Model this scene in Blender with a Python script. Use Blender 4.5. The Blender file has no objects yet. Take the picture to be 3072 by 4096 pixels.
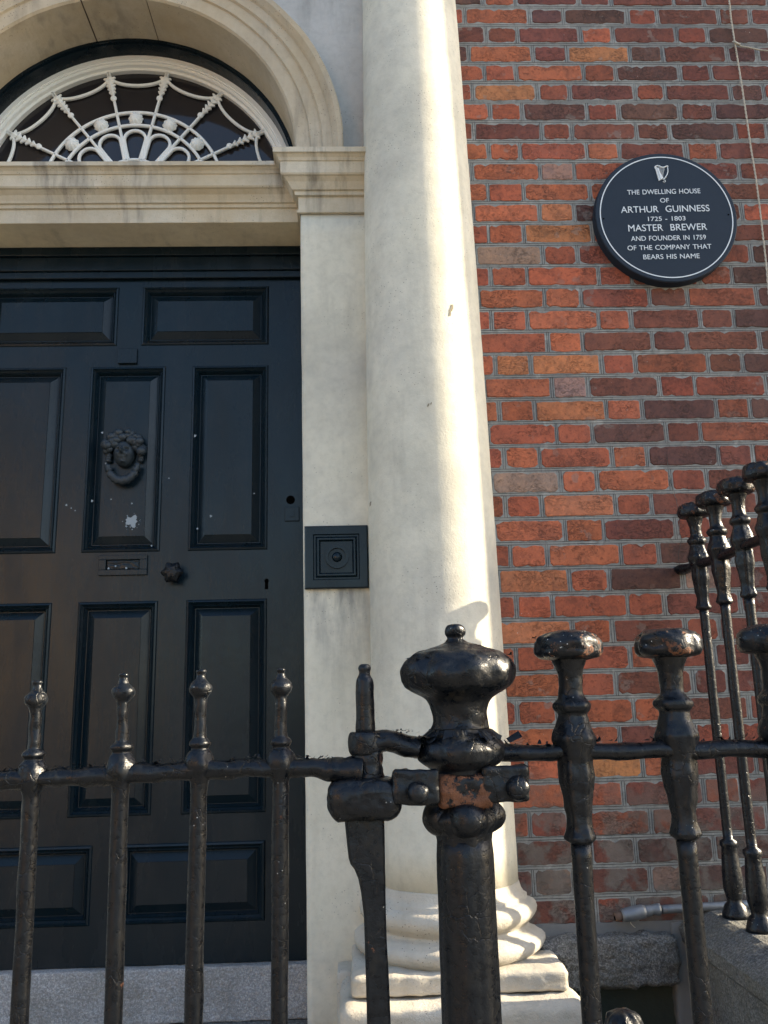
import bpy, bmesh, math, random
import numpy as np
from mathutils import Vector, Matrix, noise
rnd = random.Random(7)
SC = bpy.context.scene
COL = SC.collection
# ------------------------------------------------------------------ camera, light, exposure
CAM_R = np.array([0.99929146, -0.02926186, -0.02367118])
CAM_U = np.array([0.01674121, -0.21771127, 0.97586963])
CAM_W = np.array([0.03370924, 0.97557447, 0.21706714])
CAM_C = np.array([0.0, -2.66, 1.55])
cd = bpy.data.cameras.new("camera"); cam = bpy.data.objects.new("camera", cd); COL.objects.link(cam)
cd.sensor_fit = 'VERTICAL'; cd.sensor_height = 24.0; cd.lens = 24.0*3400/4096
cd.clip_start = 0.02; cd.clip_end = 2000
M = Matrix(((CAM_R[0], CAM_U[0], -CAM_W[0], CAM_C[0]), (CAM_R[1], CAM_U[1], -CAM_W[1], CAM_C[1]),
            (CAM_R[2], CAM_U[2], -CAM_W[2], CAM_C[2]), (0, 0, 0, 1)))
cam.matrix_world = M
SC.camera = cam
SUN_EL, SUN_AZ = 23.5, 2.0        # degrees; the sun stands along +x (to the right), a hair behind the house front
w = bpy.data.worlds.new("World"); SC.world = w; w.use_nodes = True
nt = w.node_tree; nt.nodes.clear()
sky = nt.nodes.new('ShaderNodeTexSky'); sky.sky_type = 'NISHITA'; sky.sun_disc = False
sky.sun_elevation = math.radians(SUN_EL); sky.sun_rotation = math.radians(90-SUN_AZ)
sky.air_density = 1.0; sky.dust_density = 1.5; sky.ozone_density = 1.0
bg = nt.nodes.new('ShaderNodeBackground'); bg.inputs[1].default_value = 0.13
wo = nt.nodes.new('ShaderNodeOutputWorld')
nt.links.new(sky.outputs[0], bg.inputs[0]); nt.links.new(bg.outputs[0], wo.inputs[0])
sl = bpy.data.lights.new("sun", 'SUN'); sl.energy = 4.4; sl.angle = math.radians(0.53); sl.color = (1.0, 0.86, 0.64)
so = bpy.data.objects.new("sun", sl); COL.objects.link(so)
sd = Vector((math.cos(math.radians(SUN_EL))*math.cos(math.radians(SUN_AZ)), math.cos(math.radians(SUN_EL))*math.sin(math.radians(SUN_AZ)), math.sin(math.radians(SUN_EL))))
so.rotation_euler = sd.to_track_quat('Z', 'Y').to_euler(); so.location = (3, -3, 9)
SC.view_settings.view_transform = 'Standard'; SC.view_settings.look = 'None'
SC.view_settings.exposure = 1.78; SC.view_settings.gamma = 1.0

# ------------------------------------------------------------------ measuring: where a line of sight meets the plane y = Y
F = 3400.0
def at(px, py, Y=0.0):
    d = CAM_W + CAM_R*(px-1536)/F + CAM_U*(2048-py)/F
    t = (Y-CAM_C[1])/d[1]
    return CAM_C+d*t
K = 3072/1659.0
def D(x, y, Y=0.0): return at(x*K, y*K, Y)
def mpp(x, y, Y):      # metres per measured pixel at that place
    P = D(x, y, Y); return float((P-CAM_C) @ CAM_W)/(F/K)

# ------------------------------------------------------------------ object helpers
def tag(o, label=None, cat=None, group=None, kind=None):
    if label: o['label'] = label
    if cat: o['category'] = cat
    if group: o['group'] = group
    if kind: o['kind'] = kind
    return o
def empty(name, loc=(0, 0, 0), **k):
    o = bpy.data.objects.new(name, None); COL.objects.link(o); o.location = loc; o.empty_display_size = .05
    return tag(o, **k)
def link(name, me, mat, parent=None, smooth=False, loc=None, bevel=0, bseg=2):
    o = bpy.data.objects.new(name, me); COL.objects.link(o)
    if mat and not me.materials: me.materials.append(mat)
    if parent is not None:
        o.parent = parent
        L = Vector((0, 0, 0)); p = parent
        while p is not None: L += p.location; p = p.parent
        o.location = -L if loc is None else Vector(loc)-L
    elif loc is not None: o.location = loc
    if smooth:
        for p in me.polygons: p.use_smooth = True
    if bevel:
        m = o.modifiers.new('bevel', 'BEVEL'); m.width = bevel; m.segments = bseg; m.limit_method = 'ANGLE'; m.angle_limit = math.radians(40)
    return o
def mk(V, Fa, name='mesh'):
    me = bpy.data.meshes.new(name); me.from_pydata([tuple(map(float, v)) for v in V], [], Fa); me.validate(); me.update(); return me
class MB:
    def __init__(s): s.V = []; s.F = []
    def add(s, V, Fa):
        n = len(s.V); s.V += [tuple(map(float, v)) for v in V]; s.F += [tuple(i+n for i in f) for f in Fa]; return s
    def box(s, x0, x1, y0, y1, z0, z1):
        V = [(x, y, z) for z in (z0, z1) for y in (y0, y1) for x in (x0, x1)]
        return s.add(V, [(0, 2, 3, 1), (4, 5, 7, 6), (0, 1, 5, 4), (2, 6, 7, 3), (0, 4, 6, 2), (1, 3, 7, 5)])
    def mesh(s, name='mesh'): return mk(s.V, s.F, name)
def nz(p, s, seed=0.0):
    return noise.noise(Vector((p[0]*s+seed, p[1]*s-seed*1.7, p[2]*s+seed*.3)))
def smooth_prof(pr, sub=4):
    out = []
    n = len(pr)
    for i in range(n-1):
        p0 = pr[max(i-1, 0)]; p1 = pr[i]; p2 = pr[i+1]; p3 = pr[min(i+2, n-1)]
        for k in range(sub):
            t = k/sub
            q = []
            for a in (0, 1):
                m1 = (p2[a]-p0[a])*.5; m2 = (p3[a]-p1[a])*.5
                h = (2*t**3-3*t*t+1)*p1[a]+(t**3-2*t*t+t)*m1*.8+(-2*t**3+3*t*t)*p2[a]+(t**3-t*t)*m2*.8
                q.append(h)
            out.append((q[0], max(q[1], 0.0002)))
    out.append(pr[-1]); return out
def lathe(cx, cy, prof, seg=28, lobe=None, jit=.0, jsc=60, seed=0, lean=0.0, z0=0.0):
    """prof: (z, r) from top to bottom; lobe(z, a) multiplies the radius"""
    V = []; Fa = []
    for (z, r) in prof:
        for k in range(seg):
            a = 2*math.pi*k/seg
            rr = r*(lobe(z, a) if lobe else 1.0)
            p = [cx+lean*(z0-z)+rr*math.cos(a), cy+rr*math.sin(a), z]
            if jit:
                e = jit*(nz(p, jsc, seed)+.5*nz(p, jsc*2.3, seed+5))
                e = min(e, r*.3)
                p[0] += e*math.cos(a); p[1] += e*math.sin(a); p[2] += e*.4
            V.append(p)
    n = len(prof)
    for i in range(n-1):
        for k in range(seg):
            a = i*seg+k; b = i*seg+(k+1) % seg
            Fa.append((a, a+seg, b+seg, b))
    Fa.append(tuple(range(seg))[::1]); Fa.append(tuple((n-1)*seg+k for k in range(seg))[::-1])
    return V, Fa
def tube(path, r, seg=10, jit=0, jsc=60, seed=0, squash=(1, 1)):
    V = []; Fa = []; n = len(path); P = [Vector(p) for p in path]
    up0 = Vector((0, 0, 1))
    for i in range(n):
        t = (P[min(i+1, n-1)]-P[max(i-1, 0)]).normalized()
        up = up0 if abs(t.z) < .9 else Vector((0, 1, 0))
        s = t.cross(up).normalized(); u = s.cross(t).normalized()
        rr = r[i] if isinstance(r, (list, tuple)) else r
        for k in range(seg):
            a = 2*math.pi*k/seg
            q = P[i]+s*math.cos(a)*rr*squash[0]+u*math.sin(a)*rr*squash[1]
            if jit:
                d = (q-P[i]).normalized(); q = q+d*jit*(nz(q, jsc, seed)+.5*nz(q, jsc*2.5, seed+3))
            V.append(tuple(q))
    for i in range(n-1):
        for k in range(seg):
            a = i*seg+k; b = i*seg+(k+1) % seg
            Fa.append((a, b, b+seg, a+seg))
    Fa.append(tuple(range(seg))[::-1]); Fa.append(tuple((n-1)*seg+k for k in range(seg)))
    return V, Fa
def dense(path, k=8):
    out = []; P = [Vector(p) for p in path]
    for i in range(len(P)-1):
        for j in range(k): out.append(P[i].lerp(P[i+1], j/k))
    out.append(P[-1]); return out

# ------------------------------------------------------------------ materials
def newmat(name):
    m = bpy.data.materials.new(name); m.use_nodes = True; t = m.node_tree; t.nodes.clear()
    o = t.nodes.new('ShaderNodeOutputMaterial'); b = t.nodes.new('ShaderNodeBsdfPrincipled')
    t.links.new(b.outputs[0], o.inputs[0]); return m, t, b
class N:
    def __init__(s, t): s.t = t; s.g = t.nodes.new('ShaderNodeNewGeometry').outputs['Position']; s.oc = None
    def objc(s):
        if s.oc is None: s.oc = s.t.nodes.new('ShaderNodeTexCoord').outputs['Object']
        return s.oc
    def lk(s, a, b): s.t.links.new(a, b)
    def noise(s, scale, detail=4, rough=.55, vec=None, dist=0, stretch=None):
        v = vec or s.g
        if stretch:
            mp = s.t.nodes.new('ShaderNodeMapping'); mp.inputs['Scale'].default_value = stretch; s.lk(v, mp.inputs[0]); v = mp.outputs[0]
        n = s.t.nodes.new('ShaderNodeTexNoise'); n.inputs['Scale'].default_value = scale; n.inputs['Detail'].default_value = detail
        n.inputs['Roughness'].default_value = rough; n.inputs['Distortion'].default_value = dist; s.lk(v, n.inputs['Vector']); return n.outputs['Fac']
    def vor(s, scale, feat='DISTANCE_TO_EDGE', vec=None):
        n = s.t.nodes.new('ShaderNodeTexVoronoi'); n.feature = feat; n.inputs['Scale'].default_value = scale; s.lk(vec or s.g, n.inputs['Vector']); return n.outputs[0]
    def ramp(s, fac, stops, interp='LINEAR'):
        r = s.t.nodes.new('ShaderNodeValToRGB'); r.color_ramp.interpolation = interp
        el = r.color_ramp.elements
        while len(el) > len(stops): el.remove(el[-1])
        while len(el) < len(stops): el.new(.5)
        for e, (p, c) in zip(el, stops):
            e.position = p; e.color = (c, c, c, 1) if not hasattr(c, '__len__') else tuple(c)+(1,)
        s.lk(fac, r.inputs[0]); return r.outputs[0]
    def mix(s, fac, a, b, mode='MIX'):
        m = s.t.nodes.new('ShaderNodeMix'); m.data_type = 'RGBA'; m.blend_type = mode
        for sock, v in ((m.inputs[0], fac), (m.inputs[6], a), (m.inputs[7], b)):
            if hasattr(v, 'links') or hasattr(v, 'is_linked'): s.lk(v, sock)
            elif hasattr(v, '__len__'): sock.default_value = tuple(v)+(1,)
            else: sock.default_value = v if sock.type == 'VALUE' else (v, v, v, 1)
        return m.outputs[2]
    def math(s, op, a, b=None, c=None):
        m = s.t.nodes.new('ShaderNodeMath'); m.operation = op
        for i, v in enumerate((a, b, c)):
            if v is None: continue
            if hasattr(v, 'is_linked'): s.lk(v, m.inputs[i])
            else: m.inputs[i].default_value = v
        return m.outputs[0]
    def sep(s, v=None):
        x = s.t.nodes.new('ShaderNodeSeparateXYZ'); s.lk(v or s.g, x.inputs[0]); return x.outputs
    def bump(s, h, dist, strength=1.0, nrm=None):
        b = s.t.nodes.new('ShaderNodeBump'); b.inputs['Distance'].default_value = dist; b.inputs['Strength'].default_value = strength
        s.lk(h, b.inputs['Height'])
        if nrm is not None: s.lk(nrm, b.inputs['Normal'])
        return b.outputs[0]
    def attr(s, name, out='Color'):
        a = s.t.nodes.new('ShaderNodeAttribute'); a.attribute_name = name; return a.outputs[out]

def m_brick():
    m, t, b = newmat('brick'); n = N(t)
    tone = n.attr('tone'); rim = n.attr('rim', 'Fac')
    big = n.noise(14, 5, .6); mid = n.noise(60, 6, .65); fine = n.noise(260, 4, .7)
    c = n.mix(n.ramp(n.noise(11, 4, .55), [(.40, 0), (.62, .75)]), tone, n.mix(1.0, tone, (.62, .62, .66), 'MULTIPLY'))
    c = n.mix(n.ramp(big, [(.42, 0), (.6, .6)]), c, n.mix(1.0, tone, (1.25, 1.1, .95), 'MULTIPLY'))
    c = n.mix(n.ramp(mid, [(.45, .0), (.68, .6)]), c, n.mix(1.0, tone, (1.5, 1.35, 1.15), 'MULTIPLY'))
    c = n.mix(n.ramp(n.noise(75, 5, .7), [(.54, .0), (.64, .65)]), c, n.mix(1.0, tone, (.45, .42, .42), 'MULTIPLY'))
    patch = n.math('MULTIPLY', n.ramp(n.noise(13, 4, .6), [(.60, 0), (.635, .8)]), n.ramp(n.noise(1.6, 2), [(.46, 0), (.54, 1)]))
    c = n.mix(patch, c, n.mix(.5, tone, (.22, .19, .165)))
    zc_ = n.sep()[2]; lowz = n.ramp(n.math('SUBTRACT', zc_, .5), [(.62, 1), (.86, 0)])
    p2 = n.math('MULTIPLY', n.math('MULTIPLY', n.ramp(n.noise(11, 5, .6), [(.45, 0), (.53, .85)]), lowz), 1.0)
    c = n.mix(p2, c, n.mix(n.noise(50, 4), (.12, .095, .08), (.20, .175, .15)))
    c = n.mix(n.math('MULTIPLY', n.ramp(n.noise(5, 4), [(.4, 0), (.65, .6)]), lowz), c, (.05, .045, .04))
    c = n.mix(n.ramp(fine, [(.58, 0), (.74, .55)]), c, n.mix(1.0, tone, (.35, .32, .32), 'MULTIPLY'))
    # wrinkles and hairline cracks in the sand-faced clay
    cr = n.noise(42, 5, .7, dist=1.2, stretch=(1, 1, 2.1))
    crk = n.ramp(n.math('ABSOLUTE', n.math('SUBTRACT', cr, .5)), [(.0, 1), (.02, 0)])
    msk = n.ramp(n.noise(9, 3, .5), [(.47, 0), (.6, 1)])
    crk2 = n.math('MULTIPLY', crk, msk)
    c = n.mix(n.math('MULTIPLY', crk2, .8), c, n.mix(1.0, tone, (.25, .22, .22), 'MULTIPLY'))
    # mortar smeared over the arris and grime
    sm = n.math('ADD', rim, n.math('MULTIPLY', n.math('SUBTRACT', n.noise(85, 5, .7), .5), 2.6))
    c = n.mix(n.ramp(sm, [(.62, 0), (.7, 1)]), c, n.mix(n.ramp(n.noise(30, 4, .6), [(.47, 0), (.55, 1)]), (.075, .068, .06), (.27, .265, .24)))
    gr = n.ramp(n.noise(3.0, 5, .6), [(.55, 0), (.8, .35)])
    c = n.mix(gr, c, (.06, .055, .052))
    specks = n.ramp(n.vor(55, 'F1'), [(.07, 1), (.1, 0)]); sp2 = n.math('MULTIPLY', specks, n.ramp(n.noise(5, 2), [(.6, 0), (.64, .8)]))
    c = n.mix(sp2, c, (.5, .48, .44))
    n.lk(c, b.inputs['Base Color']); b.inputs['Roughness'].default_value = .92
    h = n.math('ADD', n.math('MULTIPLY', mid, .6), n.math('MULTIPLY', fine, .3)); h = n.math('SUBTRACT', h, n.math('MULTIPLY', crk2, .9))
    n.lk(n.bump(h, .0045, .9), b.inputs['Normal']); return m
def m_mortar(lines=False):
    m, t, b = newmat('mortar_line' if lines else 'mortar'); n = N(t)
    c = n.mix(n.noise(9, 6, .6), (.18, .182, .168), (.345, .345, .32))
    c = n.mix(n.ramp(n.noise(120, 3, .7), [(.55, 0), (.75, .45)]), c, (.14, .14, .13))
    c = n.mix(n.ramp(n.noise(2.2, 4, .6), [(.45, 0), (.7, .6)]), c, (.13, .132, .135))
    c = n.mix(n.ramp(n.noise(48, 5, .7), [(.5, 0), (.68, .6)]), c, (.10, .098, .09))
    c = n.mix(n.ramp(n.noise(17, 5, .65), [(.56, 0), (.66, .6)]), c, (.40, .40, .37))
    if lines: c = n.mix(n.ramp(n.noise(16, 3, .6), [(.30, .25), (.55, .95)]), c, (.022, .022, .023))  # lines darkened: shade and dirt of the grooves put into the colour
    n.lk(c, b.inputs['Base Color']); b.inputs['Roughness'].default_value = .95
    n.lk(n.bump(n.math('ADD', n.noise(180, 5, .7), n.noise(35, 3)), .0025, .8), b.inputs['Normal']); return m
def m_stone(name, ca, cb, ochre=0.0, streak=0.0, speck=.5, grime=.4, bumpd=.0012, lich=False):
    m, t, b = newmat(name); n = N(t)
    c = n.mix(n.ramp(n.noise(3.2, 7, .62), [(.3, 0), (.7, 1)]), ca, cb)
    c = n.mix(n.ramp(n.noise(34, 6, .7), [(.45, 0), (.75, .35)]), c, tuple(v*.62 for v in ca))
    if ochre: c = n.mix(n.math('MULTIPLY', n.ramp(n.noise(5, 5, .6, stretch=(1, 1, .5)), [(.35, .35), (.65, 1)]), ochre), c, (.40, .29, .15))
    if streak:
        s_ = n.ramp(n.noise(7, 6, .6, stretch=(2.2, 1, .28)), [(.5, 0), (.68, 1)])
        s2 = n.ramp(n.noise(2.0, 4, .5), [(.38, 0), (.6, 1)])
        c = n.mix(n.math('MULTIPLY', n.math('MULTIPLY', s_, s2), streak), c, (.11, .10, .085))
    c = n.mix(n.math('MULTIPLY', n.ramp(n.noise(1.3, 6, .65), [(.48, 0), (.75, 1)]), grime), c, (.23, .225, .21))
    c = n.mix(n.math('MULTIPLY', n.ramp(n.vor(90, 'F1'), [(.1, 1), (.16, 0)]), n.ramp(n.noise(6, 3), [(.5, 0), (.6, speck)])), c, (.10, .09, .08))
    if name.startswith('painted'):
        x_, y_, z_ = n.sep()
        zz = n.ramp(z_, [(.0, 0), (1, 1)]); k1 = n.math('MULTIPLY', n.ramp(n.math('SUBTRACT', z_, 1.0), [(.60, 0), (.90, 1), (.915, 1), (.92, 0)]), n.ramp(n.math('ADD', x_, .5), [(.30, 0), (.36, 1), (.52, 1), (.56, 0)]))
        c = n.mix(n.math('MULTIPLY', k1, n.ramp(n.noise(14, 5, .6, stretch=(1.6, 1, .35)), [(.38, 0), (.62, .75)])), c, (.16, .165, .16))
    n.lk(c, b.inputs['Base Color']); b.inputs['Roughness'].default_value = .85
    n.lk(n.bump(n.math('ADD', n.noise(150, 5, .7), n.math('MULTIPLY', n.noise(22, 4, .6), 1.5)), bumpd, .7), b.inputs['Normal']); return m
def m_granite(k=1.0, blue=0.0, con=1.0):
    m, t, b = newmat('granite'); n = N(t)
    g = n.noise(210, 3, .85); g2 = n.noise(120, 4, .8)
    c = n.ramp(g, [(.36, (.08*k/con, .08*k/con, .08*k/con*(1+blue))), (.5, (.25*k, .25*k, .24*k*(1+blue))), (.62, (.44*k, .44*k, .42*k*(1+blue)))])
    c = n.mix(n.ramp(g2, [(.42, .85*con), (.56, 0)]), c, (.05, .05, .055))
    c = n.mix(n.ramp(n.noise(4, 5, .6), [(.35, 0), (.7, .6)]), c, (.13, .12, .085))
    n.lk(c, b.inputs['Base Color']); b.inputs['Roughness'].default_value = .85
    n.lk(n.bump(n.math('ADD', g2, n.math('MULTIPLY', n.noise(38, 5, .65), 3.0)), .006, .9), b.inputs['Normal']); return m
def m_iron(name='black_iron_paint', rl=.735, cl=.64, rs=31):
    m, t, b = newmat(name); n = N(t)
    big = n.noise(22, 5, .6); mid = n.noise(95, 5, .6); fine = n.noise(420, 3, .6)
    c = n.mix(n.ramp(mid, [(.35, 0), (.65, 1)]), (.0030, .0045, .0070), (.0065, .0085, .0115))
    dirt = n.ramp(n.math('ADD', big, n.math('MULTIPLY', n.math('SUBTRACT', mid, .5), .6)), [(.58, 0), (.8, .8)])
    c = n.mix(dirt, c, (.018, .015, .010))
    rust = n.ramp(n.math('ADD', n.noise(rs, 6, .7), n.math('MULTIPLY', fine, .1)), [(rl, 0), (rl+.035, 1)])
    c = n.mix(rust, c, n.mix(fine, (.07, .026, .013), (.19, .085, .045)))
    vec = n.t.nodes.new('ShaderNodeVectorMath'); vec.operation = 'ADD'; n.lk(n.g, vec.inputs[0])
    nn = n.t.nodes.new('ShaderNodeTexNoise'); nn.inputs['Scale'].default_value = 50; nn.inputs['Detail'].default_value = 4; n.lk(n.g, nn.inputs['Vector'])
    sc = n.t.nodes.new('ShaderNodeVectorMath'); sc.operation = 'SCALE'; sc.inputs['Scale'].default_value = .02; n.lk(nn.outputs['Color'], sc.inputs[0]); n.lk(sc.outputs[0], vec.inputs[1])
    ck = n.ramp(n.vor(42, vec=vec.outputs[0]), [(.0, 1), (.035, 0)]); ckm = n.math('MULTIPLY', ck, n.ramp(n.noise(13, 3), [(.5, 0), (.58, 1)]))
    c = n.mix(n.math('MULTIPLY', ckm, .6), c, (.02, .017, .012))
    chips = n.math('MULTIPLY', n.ramp(n.vor(140, 'F1'), [(.09, 1), (.13, 0)]), n.ramp(n.noise(24, 2), [(cl, 0), (cl+.03, 1)]))
    c = n.mix(chips, c, (.42, .42, .40))
    n.lk(c, b.inputs['Base Color'])
    r = n.math('ADD', n.ramp(mid, [(.3, .20), (.7, .46)]), n.math('MULTIPLY', n.math('MAXIMUM', dirt, rust), .38)); n.lk(r, b.inputs['Roughness'])
    b.inputs['Specular IOR Level'].default_value = .30
    h = n.math('ADD', n.math('MULTIPLY', big, 1.6), n.math('ADD', mid, n.math('MULTIPLY', fine, .25)))
    h = n.math('SUBTRACT', h, n.math('MULTIPLY', ckm, .7)); h = n.math('ADD', h, n.math('MULTIPLY', rust, n.math('MULTIPLY', fine, 1.0)))
    n.lk(n.bump(h, .0015, .75), b.inputs['Normal']); return m
def m_door():
    m, t, b = newmat('dark_door_paint'); n = N(t)
    g = n.noise(120, 5, .65, stretch=(1, 1, .08)); l = n.noise(4, 4, .5)
    c = n.mix(l, (.0018, .0070, .0120), (.0040, .0125, .0190))
    ch = n.math('MULTIPLY', n.ramp(n.noise(5, 6, .7), [(.54, 0), (.8, 1)]), n.ramp(g, [(.4, .3), (.7, 1)]))
    c = n.mix(n.math('MULTIPLY', ch, .6), c, (.030, .036, .040))
    c = n.mix(n.math('MULTIPLY', n.ramp(n.noise(2.6, 4, .6, stretch=(1.6, 1, .5)), [(.5, 0), (.7, .5)]), n.ramp(g, [(.3, .3), (.6, 1)])), c, (.020, .022, .024))
    n.lk(c, b.inputs['Base Color']); b.inputs['Specular IOR Level'].default_value = .27
    n.lk(n.ramp(n.noise(9, 5, .6, stretch=(1, 1, .3)), [(.35, .2), (.7, .36)]), b.inputs['Roughness'])
    n.lk(n.bump(n.math('ADD', g, n.math('MULTIPLY', n.noise(30, 3), 1.2)), .0006, .8), b.inputs['Normal']); return m
def m_plain(name, col, rough=.6, metal=0, var=.25, sc=30, bd=.0005, spec=.5):
    m, t, b = newmat(name); n = N(t)
    c = n.mix(n.noise(sc, 5, .6), tuple(v*(1-var) for v in col), tuple(v*(1+var) for v in col))
    n.lk(c, b.inputs['Base Color']); b.inputs['Roughness'].default_value = rough; b.inputs['Metallic'].default_value = metal
    b.inputs['Specular IOR Level'].default_value = spec
    if bd: n.lk(n.bump(n.noise(sc*6, 4, .6), bd, .7), b.inputs['Normal'])
    return m
def m_glass():
    m, t, b = newmat('dark_window_glass')
    b.inputs['Base Color'].default_value = (.022, .020, .022, 1); b.inputs['Roughness'].default_value = .06; b.inputs['IOR'].default_value = 1.5
    n = N(t); n.lk(n.bump(n.noise(6, 2), .002, .4), b.inputs['Normal']); return m
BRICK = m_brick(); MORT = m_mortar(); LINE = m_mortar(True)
STONE = m_stone('painted_portland_stone', (.60, .565, .45), (.70, .66, .545), speck=.8, grime=.7, streak=.28)
STONE_S = m_stone('grey_spandrel_stone', (.46, .45, .42), (.56, .55, .52), speck=.9, grime=.6, streak=.3)
STONE_D = m_stone('weathered_mouldings', (.50, .455, .35), (.66, .62, .52), ochre=.5, streak=.95, speck=1, grime=.45)
STONE_O = m_stone('ochre_stained_stone', (.70, .60, .42), (.78, .69, .51), ochre=.3, streak=.35, speck=.6, grime=.3)
STONE_R = m_stone('worn_base_stone', (.50, .465, .39), (.64, .60, .52), ochre=.3, streak=.2, speck=1, grime=.8, bumpd=.004)
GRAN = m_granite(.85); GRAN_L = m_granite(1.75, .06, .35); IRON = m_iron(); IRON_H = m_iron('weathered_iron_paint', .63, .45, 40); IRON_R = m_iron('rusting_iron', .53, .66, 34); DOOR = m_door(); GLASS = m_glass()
WHITE = m_plain('cream_white_paint', (.84, .84, .80), .45, var=.06)
SLATE = m_plain('dark_slate_plaque', (.012, .021, .035), .6, var=.12, sc=60, spec=.25)
LETTER = m_plain('pale_lettering', (.62, .66, .68), .5, var=.03)
TWINE = m_plain('pale_twine', (.45, .41, .33), .9, var=.3, sc=200)
GALV = m_plain('galvanised_steel', (.20, .215, .23), .5, metal=.55, var=.3, sc=60)
BRASSY = m_plain('rusty_fitting', (.13, .08, .055), .8, var=.4)
PAVE = m_plain('grey_paving', (.18, .17, .15), .9, var=.2, sc=3, bd=.002)
ROADM = m_plain('asphalt', (.05, .05, .05), .9, var=.2, sc=20, bd=.003)
DAMP = m_plain('damp_render', (.032, .038, .028), .9, var=.5, sc=8, bd=.003)
CEMENT = m_plain('grey_cement_render', (.17, .17, .165), .9, var=.2, sc=20, bd=.002)
FACADE = m_plain('pale_brown_brick', (.46, .31, .18), .9, var=.25, sc=4, bd=0)
RUST = m_plain('rust', (.17, .065, .028), .95, var=.6, sc=120, bd=.002)
CHALK = m_plain('chalky_splash', (.26, .30, .33), .8, var=.15)
FLAKE = IRON

# ------------------------------------------------------------------ ground (unseen from the photograph except through gaps, but it bounces light)
def sheet(name, rects, mat, z, **k):
    mb = MB()
    for (x0, x1, y0, y1) in rects: mb.add([(x0, y0, z), (x1, y0, z), (x1, y1, z), (x0, y1, z)], [(0, 1, 2, 3)])
    o = link(name, mb.mesh(name), mat); tag(o, kind='structure', **k); return o
sheet('ground', [(-300, 300, -300, -14.2), (-300, 300, -5.2+.0, -1.62), (-300, -2.6, -1.62, 300), (5.2, 300, -1.62, 300), (-2.6, 5.2, .9, 300)], PAVE, 0.0)
sheet('road', [(-300, 300, -14.2, -5.2)], ROADM, -.12)
kb = MB().box(-300, 300, -5.2, -5.05, -.13, .004); kb.box(-300, 300, -14.35, -14.2, -.13, .004)
tag(link('kerb', kb.mesh(), GRAN), kind='structure')
af = MB().box(.578, 5.2, -1.30, .0, -1.3, -1.2); tag(link('area_floor', af.mesh(), DAMP), kind='structure')
st = MB().box(-2.6, .575, -1.05, .33, 0, .57)
for i in range(3): st.box(-2.6, .575, -1.05-.3*(3-i) + .0, -1.05-.3*(2-i), 0, .14*(i+1)) if False else None
tag(link('landing', st.mesh(), GRAN), kind='structure')
st2 = MB().box(-2.6, .55, -1.296, -1.05, 0, .47); st2.box(-2.6, .235, -1.56, -1.296, 0, .468); st2.box(-2.6, .235, -1.86, -1.56, 0, .31); st2.box(-2.6, .235, -2.12, -1.86, 0, .155)
tag(link('entrance_steps', st2.mesh(), GRAN), kind='structure')

# ------------------------------------------------------------------ opposite side of the street: it is what the gloss door reflects
def house(x0, x1, y0, y1, h, label, storeys=3, nwin=3):
    hs = empty('terrace_house', ((x0+x1)/2, (y0+y1)/2, 0), label=label, cat='building')
    link('wall', MB().box(x0, x1, y0, y1, 0, h).mesh(), FACADE, hs)
    rf = MB(); xm = (y0+y1)/2
    rf.add([(x0, y0, h), (x1, y0, h), (x1, y1, h), (x0, y1, h), (x0, xm, h+1.6), (x1, xm, h+1.6)], [(0, 1, 5, 4), (2, 3, 4, 5), (0, 4, 3), (1, 2, 5)])
    link('roof', rf.mesh(), ROADM, hs)
    for i in range(nwin):
        for j in range(storeys):
            wx = x0+(x1-x0)*(i+.5)/nwin; wz = 1.1+j*(h-.6)/storeys
            wf = MB(); wf.box(wx-.55, wx+.55, y1, y1+.06, wz, wz+1.6)
            a = link('window', wf.mesh(), WHITE, hs)
            link('pane', MB().box(wx-.47, wx+.47, y1+.06, y1+.07, wz+.08, wz+1.52).mesh(), GLASS, a)
    return hs
house(-21, -8.2, -22, -9.6, 6.6, 'brown brick house standing forward across the street to the left', 2, 5)

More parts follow.
